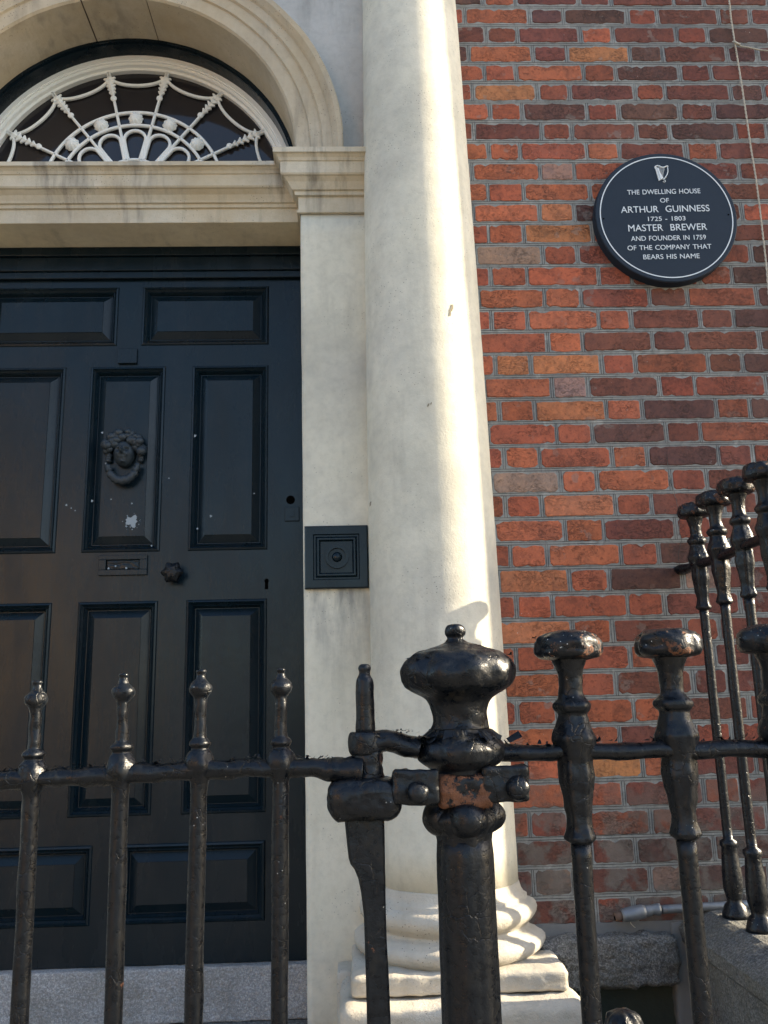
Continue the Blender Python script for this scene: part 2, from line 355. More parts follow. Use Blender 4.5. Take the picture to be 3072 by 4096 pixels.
# ------------------------------------------------------------------ brick wall
wall = empty('brick_wall', (1.2, 0, .88), label='red and orange brick house wall with wide grey mortar joints right of the stone column', cat='wall')
mm = MB()
XR = 3.12  # added unseen house corner, placed to keep sun off wall and column edge
mm.box(.30, XR, 0.0, .35, .88, 8.0)
link('mortar_bed', mm.mesh(), MORT, wall)
HOUSE_TOP = 8.0
tag(link('house_body', MB().box(-9, XR, .55, 7, -.2, 8.0).mesh(), CEMENT), label='rendered bulk of the house behind the doorway', cat='house')
def zj(k): return 4.0558-.0810*k       # joint below row k
TONES = {'o': (.325, .096, .050), 'r': (.215, .062, .037), 'b': (.150, .051, .037), 'd': (.100, .046, .038), 'p': (.26, .165, .135), 't': (.36, .142, .066)}
SZ = 1272/1659.0
ROWS = {
 0: (0, 14, [172, 340, 672, 840, 1168, 1325, 1660], 'dobbbbbb'),
 1: (0, 90, [78, 415, 590, 925, 1080, 1400, 1565], 'ooddrbbb'),
 2: (0, 183, [188, 350, 680, 850, 1182, 1342, 1670], 'brbobrdb'),
 3: (0, 280, [97, 432, 605, 938, 1105, 1445, 1600], 'dobtdbdd'),
 4: (0, 383, [180, 345, 695, 865, 1198, 1358, 1690], 'ooordbbb'),
 5: (0, 485, [118, 456, 622, 965, 1122, 1465, 1638], 'rtrbrbdr'),
 6: (0, 585, [208, 375, 715, 880, 1198, 1375, 1700], 'ooordtdb'[:2]+'drdbdb'),
 7: (0, 688, [125, 475, 635, 970, 1142, 1490, 1650], 'rbrbrdrb'[:4]+'bdrb'),
 8: (0, 790, [202, 365, 715, 882, 1230, 1398, 1740], 'orbobrbb'),
 9: (600, 120, [115, 468, 650, 995, 1160, 1508, 1680], 'ropobbbb'),
 10: (600, 228, [198, 383, 732, 905, 1250, 1415, 1765], 'oooodbbb'),
 11: (600, 335, [122, 468, 650, 995, 1165, 1525, 1700], 'rotdbbob'),
 12: (600, 445, [200, 387, 745, 925, 1285, 1465, 1810], 'rotrbbbb'),
 13: (600, 555, [130, 485, 665, 1025, 1205, 1570, 1745], 'oprrbrdb'),
 14: (600, 660, [215, 402, 775, 945, 1300, 1470, 1830], 'rrorbodb'[:4]+'brdb'),
 15: (600, 770, [150, 492, 685, 1040, 1238, 1600, 1780], 'oorrbrdb'),
 16: (1200, 108, [215, 402, 775, 945, 1305, 1482, 1840], 'roorbbdb'),
 17: (1200, 212, [155, 510, 692, 1055, 1232, 1615, 1800], 'rrobbbdb'),
 18: (1200, 325, [235, 418, 790, 965, 1343, 1525, 1890], 'ottrrbdb'),
 19: (1200, 448, [178, 532, 720, 1092, 1275, 1650, 1830], 'rrpbrrbb'),
 20: (1200, 570, [255, 442, 815, 1003, 1388, 1565, 1940], 'brtrdrdb'),
 21: (1200, 692, [198, 555, 742, 1125, 1305, 1690], 'rordbrrb'[:2]+'rdbrrb'),
 22: (1200, 818, [282, 467, 845, 1028, 1400, 1585, 1960], 'boobdbrb'),
 23: (1800, 160, [212, 577, 765, 1150, 1340, 1720], 'rpoorbbb'),
 24: (1800, 293, [290, 480, 862, 1050, 1430, 1610, 1990], 'rrtrbbbb'),
 25: (1800, 420, [228, 600, 800, 1178, 1370, 1750], 'roobrbbb'[:3]+'brbbb'),
 26: (1800, 550, [315, 505, 893, 1088, 1475, 1670], 'roobdbrb'),
 27: (1800, 680, [250, 625, 833, 1215, 1410, 1800], 'rtodpbbb'),
 28: (1800, 812, [345, 533, 928, 1120, 1515, 1710], 'roorbbbb'),
 29: (2400, 165, [250, 640, 848, 1230, 1410, 1800], 'rtobrbbb'),
 30: (2400, 298, [345, 550, 940, 1140, 1380, 1570], 'rrrrrbbb'),
 31: (2400, 440, [280, 665, 868, 1270, 1455, 1660], 'rrrbbbrb'),
 32: (2400, 582, [350, 560, 960, 1160, 1560, 1760], 'rroobbbb'),
 33: (2400, 710, [290, 690, 883, 1280, 1470, 1870], 'rorbrrbb'),
 34: (3000, 97, [400, 610, 1005, 1195, 1600, 1800], 'rotrbbbb'),
 35: (3000, 232, [300, 700, 907, 1325, 1520, 1900], 'rrrbrbbb'),
 36: (3000, 388, [415, 620, 1048, 1250, 1660], 'rrrrbbbb'),
 37: (3000, 545, [340, 735, 970, 1380, 1575, 1990], 'bbbdbbbb'),
 38: (3000, 700, [435, 645, 1045, 1250, 1670], 'bpbpdrbb'),
 39: (3000, 850, [355, 760, 960, 1370, 1570, 1990], 'dbrbbbbb'),
}
pf = MB()      # flat dark strips for the scored pointing, groove shade and dirt as colour
def brick_mesh(x0, x1, z0, z1, tone, mb=None, zt_k=0):
    W, H = x1-x0, z1-z0
    nx = 14 if W > .15 else 8; pts = []
    c = min(.006, H*.14)*rnd.uniform(.4, 1.8); A = .0013 if zt_k >= 9 else .0021
    ph = rnd.uniform(0, 99)
    def wob(): return rnd.uniform(-A, A)+.45*A*math.sin(ph+len(pts)*.8)
    for i in range(nx): pts.append((x0+c+(W-2*c)*i/(nx-1)+wob(), z0+wob()+(rnd.random() < .12)*rnd.uniform(0, .005)))
    for i in (1, 2): pts.append((x1+wob(), z0+c+(H-2*c)*(i-1)+wob()))
    for i in range(nx): pts.append((x1-c-(W-2*c)*i/(nx-1)+wob(), z1+wob()-(rnd.random() < (.07 if zt_k >= 9 else .16))*rnd.uniform(.002, .009)))
    for i in (1, 2): pts.append((x0+wob(), z1-c-(H-2*c)*(i-1)+wob()))
    n = len(pts); cx, cz = (x0+x1)/2, (z0+z1)/2
    yf = -.0022+rnd.uniform(-.0012, .0010); tilt = rnd.uniform(-.012, .012)
    V = [(x, .0015, z) for x, z in pts]
    for x, z in pts:
        dx, dz = x-cx, z-cz; ins = .0034
        V.append((x-math.copysign(min(ins, abs(dx)), dx)*(abs(dx)/(W/2))**3, yf+tilt*dz, z-math.copysign(min(ins, abs(dz)), dz)*(abs(dz)/(H/2))))
    Fa = [(k, (k+1) % n, (k+1) % n+n, k+n) for k in range(n)]+[tuple(range(n, 2*n))]
    if mb is not None:
        s = len(mb.V); mb.add(V, Fa); mb.tone += [tone]*len(V); mb.rim += [1.0]*n+[0.0]*n; return None
    me = mk(V, Fa, 'brick')
    put_attr(me, [tone]*len(V), [1.0]*n+[0.0]*n)
    return me
def put_attr(me, tones, rims):
    a = me.attributes.new('tone', 'FLOAT_COLOR', 'POINT'); a.data.foreach_set('color', [v for t in tones for v in (*t, 1.0)])
    r = me.attributes.new('rim', 'FLOAT', 'POINT'); r.data.foreach_set('value', rims)
def jtone(ch, relaid=False):      # the relaid bricks beside the column are a brighter batch
    t = TONES[ch]; k = rnd.uniform(.84, 1.16)
    if relaid and ch in 'rb': t = tuple(a*.45+b*.55 for a, b in zip(t, TONES['o']))
    if relaid: k *= 1.12
    return (t[0]*k, t[1]*k*rnd.uniform(.93, 1.1), t[2]*k*rnd.uniform(.93, 1.08))
rest = MB(); rest.tone = []; rest.rim = []
nb = 0
PITCH_S, PITCH_H = .236, .122
plaque_c = (1.098, 3.17)
for k in range(-48, 40):
    zb, zt = zj(k), zj(k-1)
    if zt > 7.98: continue
    if k in ROWS:
        yo, ry, per, cols = ROWS[k]
        xs = [float(at(1800+p*SZ, yo+ry*SZ, 0)[0]) for p in per]
    else:
        xs = [.40+(.178 if k % 2 else 0)+rnd.uniform(-.01, .01)]; cols = ''
        stp = 1
        while xs[-1] < 1.6: xs.append(xs[-1]+(PITCH_S if stp % 2 else PITCH_H)+rnd.uniform(-.005, .005)); stp += 1
    # carry the bond on beyond the frame
    stp = 1 if (xs[-1]-xs[-2]) < .19 else 0
    while xs[-1] < XR-.02:
        xs.append(min(XR, xs[-1]+(PITCH_S if stp else PITCH_H))); stp = 1-stp
    xs = [max(.3, xs[0]-.3)]+xs
    for i in range(len(xs)-1):
        jw = .0078 if k < 9 else .0066
        x0, x1 = xs[i]+jw, xs[i+1]-jw
        if x1-x0 < .02: continue
        ch = cols[i] if i < len(cols) else rnd.choice('bbbrrdb')
        hz = max(.0063, .0092-.00020*k)
        args = (x0+rnd.uniform(-.002, .002), x1+rnd.uniform(-.002, .002), zb+hz+rnd.uniform(-.0016, .0016), zt-hz+rnd.uniform(-.0018, .0018), jtone(ch, 8 <= k <= 35 and x1 < .98))
        if 0 <= k <= 39 and x0 < 1.55 and nb < 300:
            # courses rest on the joints; skip bricks wholly hidden behind the plaque? they are still there
            o = link('brick', brick_mesh(*args, zt_k=k), BRICK, wall); nb += 1
        else: brick_mesh(*args, mb=rest, zt_k=k)
    # dark painted lines for the scored joints: a pair along the bed, a pair at each perpend
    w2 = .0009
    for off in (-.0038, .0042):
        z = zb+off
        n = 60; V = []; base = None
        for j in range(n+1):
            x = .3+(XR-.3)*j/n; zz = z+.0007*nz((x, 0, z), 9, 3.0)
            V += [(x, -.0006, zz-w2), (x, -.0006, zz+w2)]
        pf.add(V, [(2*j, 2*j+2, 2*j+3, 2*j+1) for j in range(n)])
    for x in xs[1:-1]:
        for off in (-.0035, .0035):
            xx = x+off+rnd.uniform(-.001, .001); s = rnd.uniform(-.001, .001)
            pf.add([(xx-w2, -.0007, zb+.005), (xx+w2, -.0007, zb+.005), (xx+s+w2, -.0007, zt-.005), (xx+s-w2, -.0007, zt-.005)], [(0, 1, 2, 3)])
rme = rest.mesh('brickwork'); put_attr(rme, rest.tone, rest.rim)
tag(link('outer_bricks', rme, BRICK, wall), kind='stuff')
crp = [(1800+x/1.3042, 1800+y/1.3042) for x, y in ((1128, 20), (1136, 92), (1150, 150), (1160, 205), (1182, 255), (1192, 320), (1196, 400), (1206, 470), (1190, 540), (1196, 590), (1214, 620), (1236, 650))]
cv = []
for j_ in range(len(crp)-1):
    for t_ in (0, .33, .66):
        q_ = at(crp[j_][0]+(crp[j_+1][0]-crp[j_][0])*t_, crp[j_][1]+(crp[j_+1][1]-crp[j_][1])*t_, -.0045); e_ = rnd.uniform(-.003, .003); cv.append((float(q_[0])+e_, float(q_[2])))
link('crack', mk([p for (x_, z_) in cv for p in ((x_-.0009, -.0047, z_), (x_+.0009, -.0047, z_))], [(2*q_, 2*q_+1, 2*q_+3, 2*q_+2) for q_ in range(len(cv)-1)]), LINE, wall)
tag(link('groove_shade_and_dirt', pf.mesh(), LINE, wall), kind='stuff')

# ------------------------------------------------------------------ basement area below the wall: granite course, cement fillet, dark render
area = empty('basement_wall', (1.0, 0, -1.2), label='dark damp basement wall below the brickwork behind the railing bars', cat='wall')
link('render', MB().box(.45, XR, .02, .36, -1.25, .76).mesh(), DAMP, area)
def rough_block(x0, x1, y0, y1, z0, z1, r=.012, amp=.006, sub=14, sc=22, seed=0, taper=None):
    bm = bmesh.new(); bmesh.ops.create_cube(bm, size=1)
    bmesh.ops.subdivide_edges(bm, edges=bm.edges[:], cuts=sub, use_grid_fill=True)
    for v in bm.verts:
        p = [v.co.x*(x1-x0), v.co.y*(y1-y0), v.co.z*(z1-z0)]
        h = [(x1-x0)/2, (y1-y0)/2, (z1-z0)/2]
        inner = [max(-(h[i]-r), min(h[i]-r, p[i])) for i in range(3)]
        d = Vector([p[i]-inner[i] for i in range(3)])
        if d.length > 1e-9: d2 = d.normalized()*min(r, d.length) if sum(abs(d[i]) > 1e-6 for i in range(3)) > 1 else d
        else: d2 = d
        q = Vector(inner)+d2+Vector(((x0+x1)/2, (y0+y1)/2, (z0+z1)/2))
        nn = d.normalized() if d.length > 1e-9 else Vector((0, 0, 0))
        q += nn*amp*(nz(q, sc, seed)+.5*nz(q, sc*2.6, seed+2))
        v.co = q
    me = bpy.data.meshes.new('block'); bm.to_mesh(me); bm.free(); return me
tag(link('plinth_stone', rough_block(.50, .905, -.055, .2, .742, .877, .02, .012, 26, 24, 3), GRAN, smooth=True), label='rock faced granite plinth stone under the bricks beside the column base', cat='stone block')
link('cement_fillet', rough_block(.895, 1.0, -.012, .1, .56, .90, .008, .004, 14, 30, 5), CEMENT, area, smooth=True)
link('bed_mortar', MB().box(.45, 1.05, -.004, .1, .872, .905).mesh(), CEMENT, area)

# granite coping wall with the flank railing on it
cop = empty('granite_area_wall', (1.06, -.6, -1.2), label='granite coping and side wall that carries the flank railing at lower right', cat='wall')
prof = [(.944, .60), (.944, .832), (.926, .849), (.921, .888), (.935, .902), (1.006, .9365), (1.20, .9365), (1.20, .60)]
def coping(y0, y1, seed):
    ny = 22; V = []; Fa = []; pp = []
    for i in range(len(prof)):
        a = prof[i]; b = prof[(i+1) % len(prof)]
        for j in range(4): pp.append((a[0]+(b[0]-a[0])*j/4, a[1]+(b[1]-a[1])*j/4))
    m = len(pp)
    for j in range(ny+1):
        y = y0+(y1-y0)*j/ny
        for (x, z) in pp:
            e = .005*nz((x, y, z), 25, seed); V.append((x-e, y, z+e))
    for j in range(ny):
        for i in range(m):
            Fa.append((j*m+i, j*m+(i+1) % m, (j+1)*m+(i+1) % m, (j+1)*m+i))
    Fa.append(tuple(range(m))[::-1]); Fa.append(tuple(ny*m+i for i in range(m)))
    return mk(V, Fa)
link('coping_stone', coping(-.004, -.66, 1), GRAN, cop, smooth=False)
link('coping_stone', coping(-.665, -1.36, 9), GRAN, cop, smooth=False)
link('side_wall', MB().box(.955, 1.19, -1.36, -.004, -1.2, .598).mesh(), GRAN, cop)

# ------------------------------------------------------------------ stone doorcase
DL = .006      # the doorcase leans a little
def LX(z): return (2.0-z)*DL
case = empty('stone_doorcase', (-.2, .1, .57), label='pale stone doorcase with arch, impost and transom round the black door', cat='doorcase')
def leanmesh(me):
    for v in me.vertices: v.co.x += LX(v.co.z)
    return me
YP = .09
link('pilaster', leanmesh(rough_block(-.173, .40, YP, .50, .56, 3.266, .006, .0012, 30, 12, 2)), STONE, case, smooth=True)
link('pilaster_base', leanmesh(rough_block(-.082, .06, -.02, YP, .56, .803, .008, .002, 10, 12, 4)), STONE_R, case, smooth=True)
link('reveal', MB().box(-1.76, -1.535, YP, .50, .56, 3.266).mesh(), STONE, case)
IMP = [(0, 3.2605), (.010, 3.262), (.011, 3.270), (.005, 3.2715), (.005, 3.326), (.016, 3.328), (.018, 3.342), (.026, 3.3435), (.030, 3.350), (.040, 3.366), (.054, 3.379), (.060, 3.3805), (.064, 3.386), (.064, 3.430), (.068, 3.432), (.072, 3.441), (.080, 3.449), (.0825, 3.4505), (.0885, 3.452), (.0885, 3.4715)]
def impost(xe, xend, sgn=1):
    V = []; Fa = []
    pr = IMP+[(-.03, 3.4735)]
    for p, z in pr:
        x = xe-sgn*p+LX(z)
        V += [(x, .40, z), (x, YP-p, z), (xend, YP-p, z)]
    for i in range(len(pr)-1):
        for j in range(2):
            a = i*3+j; f = (a, a+3, a+4, a+1)
            Fa.append(f)
    return mk(V, Fa)
link('impost', impost(-.173, .40), STONE_D, case)
link('impost', impost(-1.535, -1.9, -1), STONE_D, case)
# transom
TR = [(0, 3.272), (0, 3.326), (.008, 3.328), (.010, 3.340), (.018, 3.342), (.021, 3.350), (.030, 3.366), (.046, 3.379), (.052, 3.3805), (.056, 3.386), (.056, 3.430), (.060, 3.432), (.064, 3.441), (.072, 3.449), (.075, 3.4505), (.081, 3.452), (.081, 3.468)]
V = []; Fa = []; YT = .158; nx = 90
pr = TR+[(-.40, 3.4685)]
for i in range(nx+1):
    x = -1.56+(1.56-.150)*i/nx
    for p, z in pr:
        e = .0012*nz((x, 0, z), 18, 4); V.append((x, YT-p+e, z+e))
m_ = len(pr)
for i in range(nx):
    for j in range(m_-1): Fa.append((i*m_+j, (i+1)*m_+j, (i+1)*m_+j+1, i*m_+j+1))
link('transom', mk(V, Fa), STONE_D, case)
link('soffit', MB().box(-1.56, -.165, YT+.0015, .50, 3.2712, 3.30).mesh(), STONE_O, case)
# arch: archivolt in three stones, with the joints of the keystone open
AX, AZ = -.862, 3.508
ARC = [(.665, .335), (.665, .088), (.672, .080), (.720, .078), (.724, .070), (.762, .068), (.768, .058), (.800, .056), (.806, .046), (.822, .030), (.838, .026), (.842, .030), (.842, .125)]
def arcstone(a0, a1, n, seed):
    V = []; Fa = []; m = len(ARC)
    for i in range(n+1):
        a = math.radians(a0+(a1-a0)*i/n)
        for r, y in ARC:
            e = .0015*nz((math.cos(a)*r, y, math.sin(a)*r), 14, seed)
            V.append((AX+(r+e)*math.cos(a), y, AZ+(r+e)*math.sin(a)))
    for i in range(n):
        for j in range(m-1): Fa.append((i*m+j, i*m+j+1, (i+1)*m+j+1, (i+1)*m+j))
    Fa.append(tuple(range(m))[::-1]); Fa.append(tuple(n*m+j for j in range(m)))
    return mk(V, Fa)
STONE_A = m_stone('weathered_arch_stone', (.45, .385, .28), (.58, .51, .40), ochre=.5, streak=.45, speck=1, grime=.55)
link('arch_stone', arcstone(-3.2, 81.0, 60, 1), STONE_A, case)
link('keystone', arcstone(81.35, 102.0, 16, 2), STONE_A, case)
link('arch_stone', arcstone(102.5, 183.2, 60, 3), STONE_A, case)
JOINT = m_plain('dark_joint', (.10, .075, .05), .95)
for a in (81.17, 102.25):
    a0, a1 = math.radians(a-.5), math.radians(a+.5)
    jm = MB().add([(AX+r*math.cos(q), y, AZ+r*math.sin(q)) for y in (.10, .33) for (r, q) in ((.6685, a0), (.6685, a1), (.83, a1), (.83, a0))],
           [(0, 1, 2, 3), (4, 7, 6, 5), (0, 4, 5, 1), (1, 5, 6, 2), (2, 6, 7, 3), (3, 7, 4, 0)])
    link('joint', jm.mesh(), JOINT, case)
# spandrel: stone facing round the arch
V = []; Fa = []; n = 64; YS = .118
for i in range(n+1):
    a = math.pi*i/n; V.append((AX+.835*math.cos(a), YS, AZ+.835*math.sin(a)))
    cx_, sz_ = math.cos(a), math.sin(a); s_ = min(1.26/max(abs(cx_), 1e-6), 1.6/max(sz_, 1e-6)); V.append((AX+s_*cx_, YS, AZ+s_*sz_))
for i in range(n): Fa.append((2*i, 2*i+2, 2*i+3, 2*i+1))
link('spandrel', mk(V, Fa), STONE_S, case)
link('spandrel', MB().box(-.03, .40, YS, .40, 3.40, 3.52).mesh(), STONE_S, case)
link('upper_facing', MB().box(-2.2, .40, YS, .5, 5.1, 8.0).mesh(), STONE, case)
link('side_facing', MB().box(-4.0, -1.76, .12, .5, 0, 5.1).mesh(), STONE, case)

# ------------------------------------------------------------------ column
colm = empty('stone_column', (.25, .05, .57), label='tall pale round stone column with a sunlit strip down its right side', cat='column')
CX, CY = .248, .05
sh = []
for i in range(60):
    z = 1.030+(7.2-1.03)*(i/59)**1.0
    r = .2130 - .0042*(z-1.03) - .0026*(z-1.03)**2 if z < 4.1 else None
    if r is None: r = .1764-.011*(z-4.1)
    sh.append((z, r))
sh = [(z, r) for z, r in sh][::-1]
link('shaft', leanmesh(mk(*lathe(CX, CY, sh, 96, jit=.0009, jsc=7, seed=3))), STONE, colm, smooth=True)
bp = [(1.0295, .2128), (1.024, .2145), (1.010, .219), (1.000, .2255), (.9965, .232), (.9945, .2345), (.9850, .2350), (.9835, .2400), (.980, .2480), (.972, .2570), (.958, .2620), (.945, .2590), (.934, .2500), (.929, .2430), (.9275, .2400), (.922, .2385), (.9205, .2340), (.914, .2330), (.9095, .2400), (.906, .2520), (.9045, .2540), (.9000, .2600), (.894, .2710), (.884, .2800), (.872, .2800), (.860, .2740), (.853, .2640), (.846, .2600)]
link('base_moulding', leanmesh(mk(*lathe(CX, CY, [(z, r) for z, r in bp], 96, jit=.0018, jsc=20, seed=8))), STONE_R, colm, smooth=True)
pl = leanmesh(rough_block(CX-.286, CX+.286, CY-.287, CY+.26, .797, .849, .012, .0035, 40, 26, 11)); link('plinth', pl, STONE_R, colm, smooth=True)
pl = leanmesh(rough_block(CX-.320, CX+.312, CY-.35, CY+.26, .42, .793, .028, .005, 44, 18, 15)); link('pedestal', pl, STONE_R, colm, smooth=True)

CHIP = m_plain('bare_chipped_stone', (.24, .21, .15), .95, var=.5, sc=150, bd=.003)
for (dx, dy, rr_, sd_) in ((975, 668, .010, 5), (972, 680, .007, 9), (924, 880, .005, 12), (930, 877, .0035, 14), (796, 1068, .006, 18)):
    P = D(dx, dy, CY-.18); zc = float(P[2]); cx0 = CX+LX(zc); rad = .2130-.0042*(zc-1.03)-.0026*(zc-1.03)**2
    ddx = max(-rad*.97, min(rad*.97, float(P[0])-cx0)); q_ = random.Random(sd_); V = []
    for k in range(14):
        a = 2*math.pi*k/14; rr2 = rr_*q_.uniform(.55, 1.2); xx = max(-rad*.98, min(rad*.98, ddx+rr2*.6*math.cos(a)+.35*rr2*math.sin(a)))
        V.append((cx0+xx, CY-math.sqrt(rad*rad-xx*xx)-.0016, zc+rr2*1.5*math.sin(a)))
    link('chip', mk(V, [tuple(range(14))]), CHIP, colm)

# ------------------------------------------------------------------ door
YD = .36
door = empty('front_door', (-.855, YD, .73), label='black panelled front door behind the gate, with knocker, letter plate and knob', cat='door')
XL, XRR = -1.53, -.165
# slab with the panel openings cut out: rails and stiles as boxes
rows = [(2.880, 3.120), (2.091, 2.796), (1.195, 1.915), (.858, 1.106)]
two = [(-1.387, -.888), (-.798, -.320)]; three = [(-1.376, -1.070), (-.979, -.701), (-.602, -.318)]
leaf = MB()
def stile(x0, x1, z0, z1): leaf.box(x0, x1, YD, YD+.05, z0, z1)
stile(-1.53, -1.387, .735, 3.20); stile(-.318, XRR, .735, 3.20)
zs = [.735]+[v for r in rows[::-1] for v in r]+[3.20]
for i in range(0, len(zs), 2): stile(-1.387, -.318, zs[i], zs[i+1])
for ri, (z0, z1) in enumerate(rows):
    cols = two if ri in (0, 3) else three
    edges = [-1.387]+[v for c in cols for v in c]+[-.318]
    for i in range(0, len(edges), 2):
        if edges[i+1]-edges[i] > .0025: stile(edges[i], edges[i+1], z0, z1)
leafo = link('door_leaf', leaf.mesh(), DOOR, door)
def panel(x0, x1, z0, z1):
    # nested rectangles: (inset, depth)
    st = [(0, 0), (.003, -.004), (.009, -.006), (.012, -.001), (.018, .006), (.021, .004), (.027, .014), (.029, .019), (.031, .019), (.058, .004), (.0582, .001)]
    V = []; Fa = []
    for ins, d in st:
        V += [(x0+ins, YD+d, z0+ins), (x1-ins, YD+d, z0+ins), (x1-ins, YD+d, z1-ins), (x0+ins, YD+d, z1-ins)]
    for i in range(len(st)-1):
        for j in range(4):
            a = i*4+j; b = i*4+(j+1) % 4; Fa.append((a, b, b+4, a+4))
    k = (len(st)-1)*4; Fa.append((k, k+1, k+2, k+3))
    return link('panel', mk(V, Fa), DOOR, door)
for ri, (z0, z1) in enumerate(rows):
    for (x0, x1) in (two if ri in (0, 3) else three): panel(x0, x1, z0, z1)
# head of the frame: stepped mouldings under the soffit
hd = MB(); hd.box(XL, XRR, .322, .345, 3.235, 3.2705); hd.box(XL, XRR, .334, .352, 3.178, 3.235); hd.box(XL, XRR, .343, .356, 3.150, 3.178)
link('frame_head', hd.mesh(), DOOR, door, bevel=.003)
# peg under the top rail (hook plate)
hp = MB().box(-.879, -.809, YD-.012, YD-.0005, 2.806, 2.866); link('hook_plate', hp.mesh(), DOOR, door, bevel=.002)
lb = MB(); X0, X1, Z0, Z1 = -.914, -.743, 2.007, 2.079
lb.box(X0, X1, YD-.010, YD-.0005, Z0, Z0+.020); lb.box(X0, X1, YD-.010, YD-.0005, Z1-.016, Z1); lb.box(X0, X0+.026, YD-.010, YD-.0005, Z0+.020, Z1-.016); lb.box(X1-.026, X1, YD-.010, YD-.0005, Z0+.020, Z1-.016)
lbo = link('letter_plate', lb.mesh(), DOOR, door, bevel=.0015)
link('flap', rough_block(X0+.027, X1-.027, YD-.004, YD+.01, Z0+.021, Z1-.017, .002, .003, 14, 130, 5), DOOR, lbo, smooth=True)
# knob: faceted, on a rose
kx, kz = -.645, 2.008
def ylathe(cx, cz, prof, seg=24, lobe=None, jit=0, jsc=60, seed=0):   # axis along -y; prof (y, r)
    V, Fa = lathe(0, 0, [(-y, r) for y, r in prof], seg, lobe, jit, jsc, seed)
    return [(cx+x, -z, cz+y) for (x, y, z) in V], [tuple(f) for f in Fa]
kp = [(YD-.066, .006), (YD-.064, .018), (YD-.055, .030), (YD-.045, .036), (YD-.034, .032), (YD-.024, .018), (YD-.012, .014), (YD-.008, .020), (YD-.0005, .024)]
link('door_knob', mk(*ylathe(kx, kz, kp, 24, lobe=lambda z, a: 1+.14*math.cos(6*a), jit=.002, jsc=90)), IRON, door)
# keyhole, night latch hole, latch plate
HOLE = m_plain('keyhole_shadow', (.002, .002, .002), 1.0, bd=0, spec=0)
kh = MB(); kh.add(*ylathe(-.320, 1.978, [(YD-.0012, .008), (YD-.0004, .008)], 16)); kh.box(-.326, -.314, YD-.0012, YD-.0004, 1.948, 1.975)
link('keyhole', kh.mesh(), HOLE, door)
link('latch_hole', mk(*ylathe(-.235, 2.273, [(YD-.0012, .016), (YD-.0004, .016)], 20)), HOLE, door)
ls = MB().box(-.256, -.203, YD-.006, YD-.0005, 2.193, 2.246); lso = link('lock_plate', ls.mesh(), DOOR, door, bevel=.002)
link('boss', MB().box(-.237, -.222, YD-.010, YD-.006, 2.208, 2.231).mesh(), DOOR, lso)
# knocker: a mask with thick curls, holding a wreath
kn = empty('knocker', (-.838, YD, 2.44)); kn.parent = door; kn.location = Vector((-.838, YD, 2.44))-door.location
KX, KZ = -.838, 2.452
def ellipsoid(c, r, seg=20, rg=14, fn=None):
    V = []; Fa = []
    for i in range(rg+1):
        th = math.pi*i/rg
        for k in range(seg):
            a = 2*math.pi*k/seg; d = Vector((math.sin(th)*math.cos(a), math.sin(th)*math.sin(a), math.cos(th)))
            p = Vector((c[0]+r[0]*d.x, c[1]+r[1]*d.y, c[2]+r[2]*d.z))
            if fn: p = fn(p, d)
            V.append(tuple(p))
    for i in range(rg):
        for k in range(seg):
            a = i*seg+k; b = i*seg+(k+1) % seg; Fa.append((a, a+seg, b+seg, b))
    return V, Fa
def facefn(p, d):
    x, z = (p.x-KX)/.033, (p.z-KZ)/.045
    e = 0
    if d.y < 0:
        e += .013*math.exp(-(x/.16)**2-((z+.02)/.22)**2)                    # nose
        e += .004*math.exp(-(x/.28)**2-((z-.12)/.2)**2)
        for s in (-1, 1):
            e -= .006*math.exp(-((x-s*.42)/.2)**2-((z-.22)/.12)**2)          # eye sockets
            e += .0025*math.exp(-((x-s*.42)/.12)**2-((z-.20)/.06)**2)
            e += .003*math.exp(-((x-s*.42)/.3)**2-((z-.40)/.07)**2)          # brows
            e += .003*math.exp(-((x-s*.5)/.25)**2-((z+.2)/.2)**2)            # cheeks
        e += .004*math.exp(-(x/.28)**2-((z+.42)/.06)**2)+.0035*math.exp(-(x/.22)**2-((z+.54)/.05)**2)
        e -= .003*math.exp(-(x/.3)**2-((z+.48)/.03)**2)
        e += .004*math.exp(-(x/.25)**2-((z+.78)/.12)**2)
    return Vector((p.x, p.y-e*2.3, p.z))
DUSTY = m_plain('dusty_dark_paint', (.017, .026, .034), .5, var=.35, sc=50, bd=.002)
link('face', mk(*ellipsoid((KX, YD-.014, KZ), (.038, .036, .050), 64, 48, facefn)), DUSTY, kn, smooth=True)
hr = MB(); hrn = random.Random(3)
for i in range(70):
    a = math.radians(hrn.uniform(-12, 192)); rr = hrn.uniform(.60, 1.10)
    c = (KX+.062*rr*math.cos(a), YD-.014-.020*hrn.random(), KZ+.020+.056*rr*math.sin(a)*(1 if math.sin(a) > 0 else 1.3))
    q = hrn.uniform(.010, .017); hr.add(*ellipsoid(c, (q*1.2, q, q), 8, 6))
for s in (-1, 1):
    for j in range(5): hr.add(*ellipsoid((KX+s*(.054+.006*hrn.random()), YD-.012, KZ+.012-.009*j), (.012, .010, .009), 8, 6))
link('curls', hr.mesh(), DUSTY, kn, smooth=True)
wr = []
for i in range(26):
    a = math.radians(185+ (355-185)*i/25); wr.append((KX+.054*math.cos(a), YD-.030, KZ-.038+.066*math.sin(a)))
link('wreath', mk(*tube(wr, [.010+.0065*math.sin(math.pi*i/25)+.0018*math.sin(i*2.6) for i in range(26)], 14, jit=.003, jsc=140)), DUSTY, kn, smooth=True)
